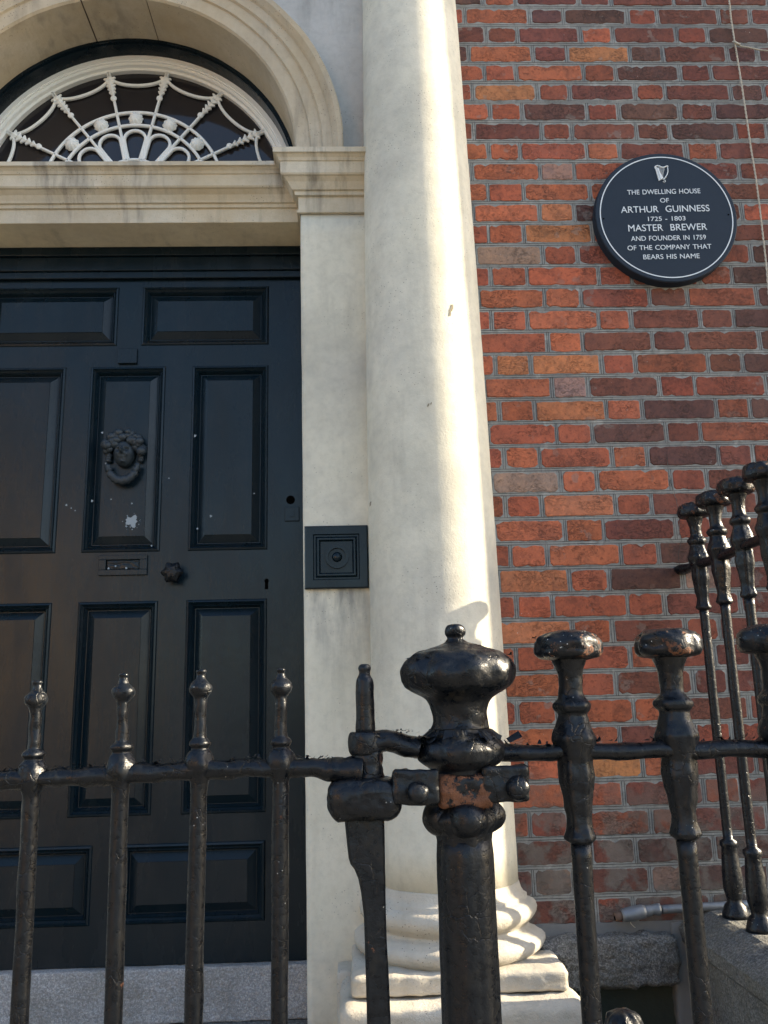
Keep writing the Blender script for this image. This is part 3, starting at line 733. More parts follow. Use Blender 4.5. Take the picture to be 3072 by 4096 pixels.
# paint splashes on the door
def blot(x, z, r, seed, y=YD-.0006, rag=.35):
    q = random.Random(seed); n = 22; V = [(x, y, z)]
    ph = [q.uniform(0, 6.28) for _ in range(3)]
    for k in range(n):
        a = 2*math.pi*k/n; rr = r*(1+rag*(.5*math.sin(3*a+ph[0])+.4*math.sin(5*a+ph[1])+.5*q.uniform(-1, 1)*.6)); V.append((x+rr*math.cos(a), y, z+rr*math.sin(a)))
    return V, [(0, k+1, (k+1) % n+1) for k in range(n)]
sp = MB(); B = lambda x, y: at(x/1.08, 900+y/1.08, YD)
for i, (x, y, r) in enumerate([(442, 897, .0045), (841, 911, .0068), (457, 1030, .0038), (398, 1192, .0048), (480, 1185, .003), (287, 1210, .0042), (308, 1223, .0028), (570, 1203, .0035), (911, 1258, .005), (853, 1312, .004), (730, 1094, .0026), (325, 1234, .0024), (473, 1486, .0042), (549, 1484, .0042), (503, 1476, .0036), (655, 1386, .0034), (1098, 1160, .003)]):
    P = B(x, y); sp.add(*blot(P[0], P[2], r*.85, i, y=YD-(.0115 if 1400 < y else .0008)))
P = B(570, 1280); sp.add(*blot(P[0], P[2], .020, 77, rag=.4))
for i in range(26):
    a = rnd.uniform(0, 6.28); q = rnd.uniform(.019, .036); sp.add(*blot(P[0]+q*math.cos(a), P[2]+q*math.sin(a), rnd.uniform(.0008, .0022), 100+i, y=YD-.0009))
link('paint_splashes', sp.mesh(), CHALK, door)['kind'] = 'stuff'
# granite threshold
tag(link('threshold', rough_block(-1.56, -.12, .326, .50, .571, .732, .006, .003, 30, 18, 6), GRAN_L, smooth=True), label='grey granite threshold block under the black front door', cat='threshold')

# ------------------------------------------------------------------ fanlight
fan = empty('fanlight_window', (AX, .40, 3.5), label='half round fanlight with white spider web tracery over the door', cat='window')
def ring(cx, cz, r0, r1, y0, y1, a0=0, a1=180, n=64):
    V = []; Fa = []
    for i in range(n+1):
        a = math.radians(a0+(a1-a0)*i/n); c, s = math.cos(a), math.sin(a)
        V += [(cx+r1*c, y1, cz+r1*s), (cx+r1*c, y0, cz+r1*s), (cx+r0*c, y0, cz+r0*s), (cx+r0*c, y1, cz+r0*s)]
    for i in range(n):
        for j in range(4): Fa.append((i*4+j, i*4+(j+1) % 4, (i+1)*4+(j+1) % 4, (i+1)*4+j))
    return V, Fa
fb = MB(); fb.add(*ring(AX, AZ, .650, .667, .300, .375, -2, 182)); fb.add(*ring(AX, AZ, .656, .667, .288, .300, -2, 182))
link('outer_frame', fb.mesh(), DOOR, fan)
fw = MB(); fw.add(*ring(AX, AZ, .634, .650, .362, .42, -2, 182)); fw.add(*ring(AX, AZ, .628, .634, .368, .42, -2, 182)); fw.add(*ring(AX, AZ, .616, .628, .376, .42, -2, 182)); fw.add(*ring(AX, AZ, .604, .616, .392, .42, -2, 182))
fw.box(AX-.64, AX+.64, .376, .42, 3.47, 3.545)
link('sash_frame', fw.mesh(), WHITE, fan)
gl = [(AX+.61*math.cos(math.pi*i/40), .412, AZ+.61*math.sin(math.pi*i/40)) for i in range(41)]
link('glass', mk(gl, [tuple(range(41))]), GLASS, fan)
FZ = 3.560; YF = .398; RO = .600
def fp(r, a, y=YF): return (AX-.004+r*math.sin(a), y, FZ+r*math.cos(a))
def rim_r(a):     # distance from the fan centre to the frame ring along the direction a (0 = up)
    dx, dz = math.sin(a), math.cos(a); oz = FZ-AZ; ox = -.004
    b = ox*dx+oz*dz; c = ox*ox+oz*oz-.610**2
    return -b+math.sqrt(b*b-c)
def flat(path, w=.0055, d=.006):  # a flat bar following a path in the fan plane
    V = []; Fa = []; P = [Vector(p) for p in path]; n = len(P)
    for i in range(n):
        t = (P[min(i+1, n-1)]-P[max(i-1, 0)]).normalized(); s = Vector((t.z, 0, -t.x))*w
        for q, y in ((s, d), (s, -d*.4), (s*.4, -d), (-s*.4, -d), (-s, -d*.4), (-s, d)): V.append(tuple(P[i]+q+Vector((0, y, 0))))
    for i in range(n-1):
        for j in range(6): Fa.append((i*6+j, i*6+(j+1) % 6, (i+1)*6+(j+1) % 6, (i+1)*6+j))
    Fa.append(tuple(range(6))[::-1]); Fa.append(tuple((n-1)*6+j for j in range(6)))
    return V, Fa
TH = math.radians(25.0)
FS = MB()
for R_, w_ in ((.357, .0060), (.298, .0060), (.140, .0058), (.108, .004)):
    link('tracery_ring', mk(*flat([fp(R_, math.radians(-100+200*i/60)) for i in range(61)], w_)), WHITE, fan)
angs = [(-3.5+i)*TH for i in range(8)]
for a in angs:
    if abs(a) > math.radians(92): continue
    rr = rim_r(a)
    s = link('spoke', mk(*flat([fp(.06, a), fp(rr*.5, a), fp(rr, a)], .0056)), WHITE, fan)
    husk = MB()
    L0, L1 = .43, rr-.03
    for j in range(5):
        r_ = L0+.026+(L1-L0-.026)*j/4.3; ww = .0115+.0022*j
        V = []
        for (dr, dw) in ((-.018, 0), (-.004, .7), (.004, 1.25), (.008, 1.0), (.007, .35), (.016, 0), (.007, -.35), (.008, -1.0), (.004, -1.25), (-.004, -.7)):
            p = Vector(fp(r_+dr, a)); p += Vector((math.cos(a), 0, -math.sin(a)))*dw*ww; p.y = YF-.005; V.append(tuple(p))
        n = len(V); c0 = Vector(fp(r_, a)); c0.y = YF-.013
        V2 = V+[(x, YF+.002, z) for x, y, z in V]+[tuple(c0)]
        husk.add(V2, [(k, (k+1) % n, 2*n) for k in range(n)]+[(k, k+n, (k+1) % n+n, (k+1) % n) for k in range(n)])
    husk.add(*ellipsoid(fp(L0, a, YF-.004), (.013, .008, .013), 10, 8))
    link('husks', husk.mesh(), WHITE, s)
# festoons between the spoke ends
for i in range(-4, 4):
    a0 = (i+.5)*TH if True else 0; a1 = a0+TH
    if abs(a0) > math.radians(91) or abs(a1) > math.radians(91): 
        continue
    P0, P1 = Vector(fp(rim_r(a0)-.006, a0)), Vector(fp(rim_r(a1)-.006, a1)); am = (a0+a1)/2
    mid = (P0+P1)/2; inn = Vector((-math.sin(am), 0, -math.cos(am)))
    path = []
    for k in range(17):
        t = k/16*math.pi; u = -math.cos(t)
        path.append(mid+(P1-P0)*.5*u*.97+inn*.056*math.sin(t)**.8)
    link('festoon', mk(*flat(path, .0058)), WHITE, fan)
# rosettes on the band and petal loops round the hub
for i in range(-3, 4):
    a = i*TH; c = fp(.327, a)
    V = []; Fa = []; ns = 40; rg = [(0, .022), (.007, .0215), (.015, .018), (.022, .012), (.027, .004), (.029, -.001)]
    for (r, h) in rg:
        for k in range(ns):
            b = 2*math.pi*k/ns; q = r*(1+.07*math.cos(10*b)*(r > .01)); V.append((c[0]+q*math.cos(b), YF-h-.001*math.cos(10*b)*(r > .005), c[2]+q*math.sin(b)))
    for r_i in range(len(rg)-1):
        for k in range(ns): Fa.append((r_i*ns+k, r_i*ns+(k+1) % ns, (r_i+1)*ns+(k+1) % ns, (r_i+1)*ns+k))
    link('rosette', mk(V, Fa), WHITE, fan, smooth=True)
    if abs(a) < math.radians(80):
        path = []
        h = TH/2*.86; r_c = .232
        path.append(fp(.14, a-h*.85)); path.append(fp(.19, a-h*.95))
        rad = r_c*math.sin(h)
        cc = Vector(fp(r_c, a))
        for k in range(13):
            b = math.pi*k/12; path.append(cc+Vector((math.cos(a), 0, -math.sin(a)))*(-rad*math.cos(b))+Vector((math.sin(a), 0, math.cos(a)))*rad*math.sin(b)*.95)
        path.append(fp(.19, a+h*.95)); path.append(fp(.14, a+h*.85))
        link('petal_loop', mk(*flat(path, .0060)), WHITE, fan)

# ------------------------------------------------------------------ bell plate
bp_ = empty('bell_plate', (-.06, YP, 2.01), label='square black iron bell plate with round centre set in the stone pilaster', cat='bell pull')
BX, BZ, BH = -.064, 2.012, .1035
V = []; Fa = []
st = [(BH, -.001), (BH, .014), (BH-.004, .017), (BH-.028, .017), (BH-.031, .012), (BH-.036, .012), (BH-.042, .019), (BH-.047, .019), (BH-.052, .010)]
for h, d in st: V += [(BX-h, YP-d, BZ-h), (BX+h, YP-d, BZ-h), (BX+h, YP-d, BZ+h), (BX-h, YP-d, BZ+h)]
for i in range(len(st)-1):
    for j in range(4): a = i*4+j; b = i*4+(j+1) % 4; Fa.append((a, b, b+4, a+4))
k = (len(st)-1)*4; Fa.append((k, k+1, k+2, k+3))
link('plate', mk(V, Fa), DOOR, bp_)
cupm = MB(); cupm.add(*ylathe(BX+.002, BZ, [(YP-.018, .030), (YP-.019, .034), (YP-.017, .0385), (YP-.0095, .040)], 32))
link('cup_rim', mk(*ring(BX+.002, BZ, .029, .038, YP-.019, YP-.009, 0, 360, 40)), DOOR, bp_)
link('push', mk(*ylathe(BX+.002, BZ, [(YP-.020, .003), (YP-.0185, .010), (YP-.014, .015), (YP-.0095, .017)], 24)), DOOR, bp_, smooth=True)

# ------------------------------------------------------------------ plaque
plq = empty('wall_plaque', (plaque_c[0], -.02, plaque_c[1]), label='round dark slate plaque with pale lettering and harp on the brick wall', cat='plaque')
YQ = -.041; PX, PZ, PRR = 1.098, 3.1725, .2545
W4 = [at(1536+a/1.08, b/1.08, YQ) for a, b in ((933, 940), (1508, 940), (1215, 682), (1222, 1197))]
PX = float(W4[0][0]+W4[1][0])/2; PZ = float(W4[2][2]+W4[3][2])/2; RR = (float(W4[1][0]-W4[0][0])+float(W4[2][2]-W4[3][2]))/4
PRR = RR+.0165
V = []; Fa = []; n = 96
st = [(PRR-.003, 0.004), (PRR, .001), (PRR, YQ+.003), (PRR-.003, YQ)]
for r, y in st: V += [(PX+r*math.cos(2*math.pi*k/n), y, PZ+r*math.sin(2*math.pi*k/n)) for k in range(n)]
for i in range(3):
    for k in range(n): Fa.append((i*n+k, (i+1)*n+k, (i+1)*n+(k+1) % n, i*n+(k+1) % n))
Fa.append(tuple(3*n+k for k in range(n)))
link('disc', mk(V, Fa), SLATE, plq)
link('border_ring', mk(*ring(PX, PZ, RR-.0018, RR+.0018, YQ-.0009, YQ-.0001, 0, 360, 120)), LETTER, plq)
def textline(txt, xa, xb, yc, hpx, slope=-.021):
    s_ = 2.552
    A_ = at(2350+xa/s_, 550+(yc-slope*0+(xa-784)*slope)/s_, YQ); B_ = at(2350+xb/s_, 550+(yc+(xb-784)*slope)/s_, YQ)
    H_ = at(2350+784/s_, 550+(yc-hpx/2)/s_, YQ)[2]-at(2350+784/s_, 550+(yc+hpx/2)/s_, YQ)[2]
    cu = bpy.data.curves.new('lettering', 'FONT'); cu.body = txt; cu.size = 1; cu.space_word = 1.25
    to = bpy.data.objects.new('tmp', cu); COL.objects.link(to); bpy.context.view_layer.update()
    me = bpy.data.meshes.new_from_object(to); bpy.data.objects.remove(to)
    xs = [v.co.x for v in me.vertices]; ys = [v.co.y for v in me.vertices]
    cap = .729 if True else 1
    y0 = 0.0; hh = max(ys)
    x0, x1 = min(xs), max(xs); sx = float(B_[0]-A_[0])/(x1-x0); sz = float(H_)/.729
    zc = float(A_[2]+B_[2])/2; xc = float(A_[0]+B_[0])/2; tilt = float(B_[2]-A_[2])/float(B_[0]-A_[0])
    bm = bmesh.new(); bm.from_mesh(me)
    for v in bm.verts:
        X = (v.co.x-(x0+x1)/2)*sx; Z = (v.co.y-.729/2)*sz; v.co = Vector((xc+X, YQ-.0004, zc+Z+tilt*X))
    g = bmesh.ops.extrude_face_region(bm, geom=bm.faces[:]); 
    for e in g['geom']:
        if isinstance(e, bmesh.types.BMVert): e.co.y -= .0008
    bm.to_mesh(me); bm.free(); me.materials.clear()
    o = link('lettering', me, LETTER, plq); o['label'] = 'lettering reading '+txt.replace('  ', ' ')
for args in (('THE DWELLING HOUSE', 405, 1150, 552, 50), ('OF', 740, 830, 641, 46), ('ARTHUR  GUINNESS', 340, 1243, 728, 68), ('1725 - 1803', 617, 998, 828, 46),
             ('MASTER  BREWER', 415, 1218, 917, 70), ('AND FOUNDER IN 1759', 443, 1207, 1025, 50), ('OF THE COMPANY THAT', 408, 1263, 1120, 50), ('BEARS HIS NAME', 568, 1143, 1215, 50)): textline(*args)
HQ = lambda x, y: Vector(at(2350+x/2.552, 550+y/2.552, YQ-.001))
hp_ = MB()
def qtube(pts, r, k=5): hp_.add(*tube([HQ(*p) for p in pts], r, 6, squash=(1, 1)))
hp_.add(*tube([HQ(690, 308), HQ(705, 340), HQ(735, 440)], [.0020, .0028, .0036], 6)); hp_.add(*tube([HQ(700, 312), HQ(728, 350), HQ(772, 425)], [.0018, .0026, .0034], 6))
hp_.add(*tube([HQ(694, 300), HQ(720, 322), HQ(752, 430)], [.0026, .0034, .0040], 6))
hp_.add(*tube([HQ(683, 312), HQ(690, 296), HQ(712, 287), HQ(735, 294), HQ(758, 305), HQ(782, 304), HQ(802, 294), HQ(820, 290), HQ(823, 300)], [.001, .002, .0022, .0024, .0024, .0022, .002, .002, .001], 6))
hp_.add(*tube([HQ(815, 298), HQ(819, 320), HQ(820, 350), HQ(812, 378), HQ(798, 400), HQ(784, 420), HQ(778, 432), HQ(788, 440), HQ(796, 436), HQ(798, 448), HQ(784, 456), HQ(768, 450)], [.0014, .0018, .0018, .0018, .0017, .0017, .0017, .0016, .0014, .0014, .0014, .001], 6))
for i in range(8):
    t = i/7; a = (722+62*t, 296+10*t); b = (728+38*t, 352+66*t*.9); hp_.add(*tube([HQ(*a), HQ(*b)], .00045, 4))
link('harp_emblem', hp_.mesh(), LETTER, plq)
for a, b in ((165, 828), (1440, 786)):
    p = HQ(a, b); link('screw', mk(*ylathe(p.x, p.z, [(YQ-.0012, .0015), (YQ-.0006, .003), (YQ, .003)], 10)), HOLE, plq)

# ------------------------------------------------------------------ twine and broken conduit
tw = empty('twine', tuple(D(1590, 95, -.012)), label='pale twisted twine hanging down the brick wall at upper right with a knot', cat='twine')
def twist(pts, r=.0021, turns=90, k=30):
    P = dense([D(x, y, -.012) for x, y in pts], k); L = MB()
    for ph in (0, math.pi):
        q = []
        for i, p in enumerate(P):
            a = i*.9+ph; q.append((p.x+r*.8*math.cos(a), p.y+r*.8*math.sin(a), p.z))
        L.add(*tube(q, r, 6))
    return L
t1 = [(1572, -40), (1575, 0), (1579, 40), (1587, 92), (1592, 120), (1603, 190), (1612, 250), (1622, 320), (1632, 380), (1640, 440), (1648, 510), (1656, 580), (1664, 680), (1674, 800)]
link('long_strand', twist(t1, k=26).mesh(), TWINE, tw, smooth=True)
link('side_strand', twist([(1587, 92), (1600, 100), (1618, 103), (1640, 108), (1680, 112)], k=12).mesh(), TWINE, tw, smooth=True)
kt = MB()
for i in range(5):
    c = D(1586+i*2.2, 90+i*1.2, -.014); kt.add(*tube([(c[0]+.006*math.cos(b), c[1]+.005*math.sin(b), c[2]+.006*math.sin(b)) for b in [j*.55 for j in range(13)]], .0018, 6))
link('knot', kt.mesh(), TWINE, tw, smooth=True)
pipe = empty('broken_conduit', (1.2, -.03, .93), label='grey galvanised conduit with a broken open end low on the brick wall', cat='pipe')
Q7 = lambda x, y, Y=-.03: Vector(at(2200+x/1.9025, 3400+y/1.9025, Y))
e0 = Q7(830, 452); 
def run(a, b, n=12): return [a.lerp(b, i/n) for i in range(n+1)]
pend = Q7(1560, 410); far_ = pend+(pend-Q7(860, 450)).normalized()*2.2
link('tube', mk(*tube(run(Q7(850, 452), pend)+[far_], .0118, 14, jit=.0006, jsc=60)), GALV, pipe, smooth=True)
cpl = [Q7(690, 470), Q7(700, 468), Q7(765, 460), Q7(775, 455), Q7(815, 452), Q7(835, 452)]
link('coupling', mk(*tube(cpl, [.014, .0155, .0155, .013, .0165, .0165], 16, jit=.0008, jsc=70)), GALV, pipe, smooth=True)
sl_ = [Q7(545, 500, -.034), Q7(560, 497, -.034), Q7(620, 486, -.034), Q7(700, 468, -.032), Q7(725, 465, -.032)]
link('sleeve', mk(*tube(sl_, [.0165, .0185, .020, .019, .016], 16, jit=.0012, jsc=60)), GALV, pipe, smooth=True)
link('open_end', mk(*tube([Q7(492, 512, -.036), Q7(520, 505, -.036), Q7(550, 499, -.036)], [.0125, .0125, .012], 14)), BRASSY, pipe, smooth=True)
bm_ = Q7(491, 512, -.037); link('bore', mk(*tube([bm_, bm_+Vector((.002, 0, 0))], .0085, 12)), HOLE, pipe)
link('wire_tail', mk(*tube([Q7(612, 525), Q7(615, 560), Q7(640, 585), Q7(650, 590)], .0011, 6)), TWINE, pipe)

# ------------------------------------------------------------------ ironwork
YN = -1.42
def zN(y, x=1217, Y=YN): return float(D(x, y, Y)[2])
def prof_px(pr, Y=YN, x=1217, sub=3):
    out = [(zN(y, x, Y), r*mpp(x, y, Y)) for y, r in pr]
    return smooth_prof(out, sub)
HEADP = [(1362, 4), (1362.5, 18), (1365, 36), (1370, 52), (1378, 62), (1390, 67), (1402, 68), (1412, 67), (1421, 60), (1424, 48), (1426, 38)]
NECKP = [(1424, 37), (1432, 35), (1448, 29), (1466, 25.5), (1490, 25), (1503, 27), (1512, 33), (1520, 40), (1528, 41), (1535, 38), (1541, 32), (1548, 31), (1565, 36), (1580, 42), (1592, 46), (1602, 46), (1625, 40), (1643, 35), (1658, 36), (1674, 37), (1690, 36), (1703, 34), (1722, 31), (1744, 29), (1766, 26), (1786, 26.5), (1800, 30), (1808, 33), (1816, 31), (1823, 22)]
ZT = zN(1362); ZRC = zN(1622, 1240)
def baluster(seed, vs=1.0, xs=1.0, foot=None):
    """meshes in the bar's own space: x = y = 0, z as in the near railing"""
    hp2 = prof_px(HEADP)
    zl = zN(1412)
    def lob(z, a):
        k = max(0, min(1, (ZT-z)/.012)); return 1+(.10*abs(math.cos(3*a+seed))**.7-.05)*k*1.3
    H = mk(*lathe(0, 0, hp2, 48, lobe=lob, jit=.0030, jsc=75, seed=seed))
    npf = prof_px(NECKP)
    def lob2(z, a):
        if z < zN(1640): return 1+.06*math.cos(6*a+.5)*(1 if z > zN(1815) else 0)
        if zN(1510) > z > zN(1610): return 1+.035*math.cos(6*a)
        return 1.0
    Bd = mk(*lathe(0, 0, npf, 36, lobe=lob2, jit=.0016, jsc=60, seed=seed+3))
    zb = ZRC+(zN(1821)-ZRC)*vs; foot = ZT-1.165 if foot is None else foot
    bar = [(zb, .0142), (zb-.02, .0135)]+[(zb-.05-i*.03, .0135) for i in range(int((zb-.05-foot-.2)/.03))]
    zq = foot+.195
    bar += [(zq+.012, .0135), (zq+.006, .024), (zq-.004, .025), (zq-.012, .021), (zq-.03, .0225), (zq-.07, .026), (zq-.10, .0275), (zq-.125, .0265), (zq-.145, .021), (zq-.155, .020), (zq-.165, .029), (zq-.185, .036), (zq-.196, .038)]
    Br = mk(*lathe(0, 0, bar, 20, jit=.0007, jsc=45, seed=seed+7))
    if vs != 1.0:
        for me in (H, Bd):
            for v in me.vertices: v.co = (v.co.x*xs, v.co.y*xs, ZRC+(v.co.z-ZRC)*vs)
    for me in (H, Bd, Br):
        for p in me.polygons: p.use_smooth = True
        me.materials.append(IRON_H if me is H else IRON)
    return H, Bd, Br
VAR = [baluster(s) for s in (1.0, 4.3, 7.9)]
def put_baluster(parent, x, y, dz, v, rot, lean=0, var=None):
    H, Bd, Br = (var or VAR)[v]
    b = link('baluster', Bd, None, parent, loc=(x, y, dz)); b.rotation_euler = (0, lean, rot)
    for nm, me in (('flower_head', H), ('bar', Br)):
        c = bpy.data.objects.new(nm, me); COL.objects.link(c); c.parent = b
    return b
def flakes(pts, n, size, seed, up=.6, spread=.8):
    """little curled chips of old paint standing off the iron"""
    q = random.Random(seed); mb = MB()
    for i in range(n):
        c = Vector(q.choice(pts)); c += Vector((q.uniform(-1, 1), q.uniform(-1, 1), q.uniform(-.3, .6)))*size*spread
        s = size*q.uniform(.35, 1.1); az = q.uniform(0, 6.28); d = Vector((math.cos(az), math.sin(az), 0)); nrm = Vector((0, 0, 1))
        sd_ = Vector((-d.y, d.x, 0)); lift = q.uniform(.1, up)
        V = []
        for k in range(4):
            t = k/3; ww = s*(.5-.12*k+q.uniform(-.1, .1))
            base = c+d*s*t+nrm*s*lift*t*t
            V += [tuple(base-sd_*ww), tuple(base+sd_*ww)]
        mb.add(V, [(0, 2, 3, 1), (2, 4, 5, 3), (4, 6, 7, 5)])
    return mb.mesh()
# near railing
rail = empty('near_railing', (.5, YN, .48), label='black cast iron area railing with flower head bars, running right from the gate post', cat='railing')
ZR0, ZR1 = zN(1622, 1240), zN(1621, 1500)
xn = [float(D(1213, 1400, YN)[0]), float(D(1440, 1400, YN)[0])]
step = xn[1]-xn[0]
for i, x in enumerate(xn+[xn[1]+step*j for j in (1, 2, 3)]):
    put_baluster(rail, x, YN, 0.0 if i != 2 else .003, i % 3, i*.9, lean=(.006, .004, 0, 0, 0)[i])
XP = float(D(990, 1500, YN)[0])
pts = [(XP+.03+ (1.10-XP)*i/60, YN, ZR0+(ZR1-ZR0)*(i/60)*2.2+.0012*math.sin(i*.9)) for i in range(61)]
V, Fa = tube(pts, .0175, 14, jit=.0028, jsc=45, seed=2, squash=(1, .68))
link('top_rail', mk(V, Fa), IRON, rail, smooth=True)
link('bottom_rail', MB().box(XP, 1.10, YN-.02, YN+.02, .50, .512).mesh(), IRON, rail)
tag(link('paint_flakes', flakes([(p[0], p[1]+.002, p[2]+.011) for p in pts[:40]], 110, .011, 5, .9), IRON, rail), kind='stuff')
tag(link('railing_kerb', rough_block(.24, 1.6, -1.54, -1.30, -.02, .485, .01, .003, 20, 12, 2), GRAN, smooth=True), label='granite kerb under the near area railing', cat='kerb stone')
# flank railing, at a right angle to the house
fr = empty('flank_railing', (1.045, -.6, .94), label='black iron flank railing on granite coping, running from the brick wall towards the street', cat='railing')
XF = 1.045
DZF = 2.100-(ZT-.004)
yf_ = [-.125, -.275, -.428, -.58, -.73, -.88, -1.03, -1.18]
VARF = [baluster(s_, 1.135, 1.04, .938-DZF) for s_ in (2.0, 5.3, 8.9)]
for i, y in enumerate(yf_): put_baluster(fr, XF, y, DZF, (i+1) % 3, i*1.7+1, var=VARF)
zf = ZR0+DZF
pts2 = [(XF+.001*math.sin(i), .01-1.22*i/40, zf-.002+.0025*math.sin(i*.5)) for i in range(41)]
pts2 = [(XF-.012, .004, zf+.002), (XF-.008, -.02, zf)]+pts2[2:]
link('top_rail', mk(*tube(pts2, [.022, .021]+[.018]*(len(pts2)-2), 14, jit=.003, jsc=45, seed=9, squash=(1, .75))), IRON, fr, smooth=True)
tag(link('head_flakes', flakes([(x_+.04*math.cos(a_), YN+.04*math.sin(a_), ZT-.011) for x_ in xn for a_ in (0, .6, 1.5, 2.4, -.5, -1.2, -2.2, 3.1)], 46, .008, 31, .5, .2), IRON_H, rail), kind='stuff')
tag(link('paint_flakes', flakes([(p[0], p[1], p[2]+.012) for p in pts2]+[(XF, y, 2.097) for y in yf_], 90, .006, 8), IRON, fr), kind='stuff')
# gate post
PX0 = XP
post = empty('gate_post', (PX0, YN, .48), label='stout black clustered iron gate post with ribbed mushroom finial and peeling paint', cat='post')
def pp(pr, sub=3): return prof_px(pr, YN, 990, sub)
FIN = [(1349, 3), (1350, 12), (1355, 19), (1363, 22), (1371, 21), (1376, 17), (1381, 17), (1387, 27), (1393, 42), (1399, 58), (1404, 72), (1409, 88), (1416, 101), (1427, 112), (1440, 119), (1455, 122), (1470, 119), (1483, 111), (1493, 98), (1501, 84), (1509, 73), (1520, 65), (1535, 60), (1552, 58), (1566, 59), (1574, 62)]
zf0, zf1 = zN(1402, 990), zN(1502, 990)
def lobf(z, a):
    k = 1.0 if zf1 < z < zf0 else 0.0
    t = max(0, min(1, (zf0-z)/(zf0-zf1))); return 1+.06*math.sin(math.pi*t)**.7*(abs(math.cos(5*a+.4))-.45)*k
link('finial', mk(*lathe(PX0, YN, pp(FIN), 80, lobe=lobf, jit=.0036, jsc=38, seed=2)), IRON, post, smooth=True)
CO = [(1568, 58), (1580, 62), (1588, 72), (1596, 82), (1606, 90), (1618, 95), (1630, 94), (1641, 90), (1650, 80), (1658, 68), (1664, 62), (1672, 61)]
def lobc(z, a): return 1+.03*math.cos(4*a)
link('collar', mk(*lathe(PX0, YN, pp(CO), 64, lobe=lobc, jit=.0040, jsc=42, seed=12)), IRON, post, smooth=True)
# skirt of lifting paint at the collar's shoulder
sk = MB(); q = random.Random(4)
zs1 = zN(1590, 990)
for i in range(13):
    a = 2*math.pi*i/13+q.uniform(-.25, .25); wd = q.uniform(.10, .34); n_ = 6
    r0 = .0445; lf = q.uniform(.001, .010)*(1 if q.random() < .4 else .2); V = []
    for j in range(n_+1):
        aa = a-wd+2*wd*j/n_; dr = lf*math.sin(math.pi*j/n_)**.5; zz = q.uniform(-.004, .004)
        V += [(PX0+r0*math.cos(aa), YN+r0*math.sin(aa), zs1+.010), (PX0+(.0495+dr)*math.cos(aa), YN+(.0495+dr)*math.sin(aa), zs1+.001+zz*.4), (PX0+(.0525+dr*1.5)*math.cos(aa), YN+(.0525+dr*1.5)*math.sin(aa), zs1-.006+zz+lf*.5)]
    sk.add(V, [f for j in range(n_) for f in ((3*j, 3*j+1, 3*j+4, 3*j+3), (3*j+1, 3*j+2, 3*j+5, 3*j+4))])
for (dx, dz, ln) in ((.062, .004, .022), (-.05, .006, .012)):
    sk.add([(PX0+dx, YN-.02, zs1-dz), (PX0+dx+.004, YN-.024, zs1-dz-.006), (PX0+dx+math.copysign(ln, dx), YN-.026, zs1-dz+.002), (PX0+dx+math.copysign(ln*.8, dx), YN-.02, zs1-dz+.010)], [(0, 1, 2, 3)])
tag(link('peeling_skirt', sk.mesh(), IRON, post), kind='stuff')
mpx = mpp(990, 1700, YN)
zA, zB = zN(1668, 990), zN(1738, 990)
link('rusty_block', rough_block(PX0-.038, PX0+.038, YN-.044, YN+.044, zB, zA, .008, .004, 20, 60, 3), IRON_R, post, smooth=True)
CO2 = [(1732, 54), (1740, 58), (1752, 68), (1768, 74), (1780, 71), (1790, 65), (1800, 60.5), (1815, 58.5), (1830, 58)]
for k in range(4):
    a = math.pi/2*k+.08; cz_ = zN(1764, 990)
    link('collar_knob', mk(*ellipsoid((PX0+.030*math.cos(a), YN+.030*math.sin(a), cz_), (.028, .028, .0245), 24, 16, lambda p, d: p+d*.0022*nz(p, 55, 3.0))), IRON, post, smooth=True)
zk0 = zN(1756, 990)
def lobq(z, a):
    k = math.exp(-((z-zk0)/.016)**2); return 1+.24*k*(abs(math.cos(2*a))**3-.4)
link('lower_collar', mk(*lathe(PX0, YN, pp(CO2), 64, jit=.0022, jsc=50, seed=22)), IRON, post, smooth=True)
SHp = [(zN(1806, 990), .0300), (zN(1812, 990), .0375)]+[(zN(1812, 990)-.02-i*.03, .0390) for i in range(int((zN(1812, 990)-.5)/.03))]+[(.485, .0390)]
link('clustered_shaft', mk(*lathe(PX0, YN, SHp, 72, lobe=lambda z, a: 1+.035*(abs(math.cos(4*a+.5))-.6), jit=.0010, jsc=26, seed=31)), IRON, post, smooth=True)
# clamp plates with bolts either side of the block
def at_box(x0, x1, y0, y1, Ya, Yb, r=.006, amp=.003, seed=0, sub=14):
    Yf = min(Ya, Yb); a = D(x0, y0, Yf); b = D(x1, y1, Yf); return rough_block(float(a[0]), float(b[0]), Yf, max(Ya, Yb), float(b[2]), float(a[2]), r, amp, sub, 45, seed)
link('clamp_plate', at_box(848, 950, 1664, 1738, YN-.040, YN-.052, .005, .003, 5), IRON, post, smooth=True)
link('clamp_plate', at_box(1040, 1146, 1656, 1732, YN-.030, YN-.044, .006, .003, 6), IRON, post, smooth=True)
for (bx, by, r, Yq) in ((903, 1712, .0145, YN-.052), (1118, 1702, .0165, YN-.044)):
    c = D(bx, by, Yq); link('bolt_head', mk(*ylathe(float(c[0]), float(c[2]), [(Yq-.016, .004), (Yq-.015, r*.6), (Yq-.010, r*.92), (Yq-.004, r), (Yq+.008, r*1.02)], 20, jit=.002, jsc=80)), IRON, post, smooth=True)
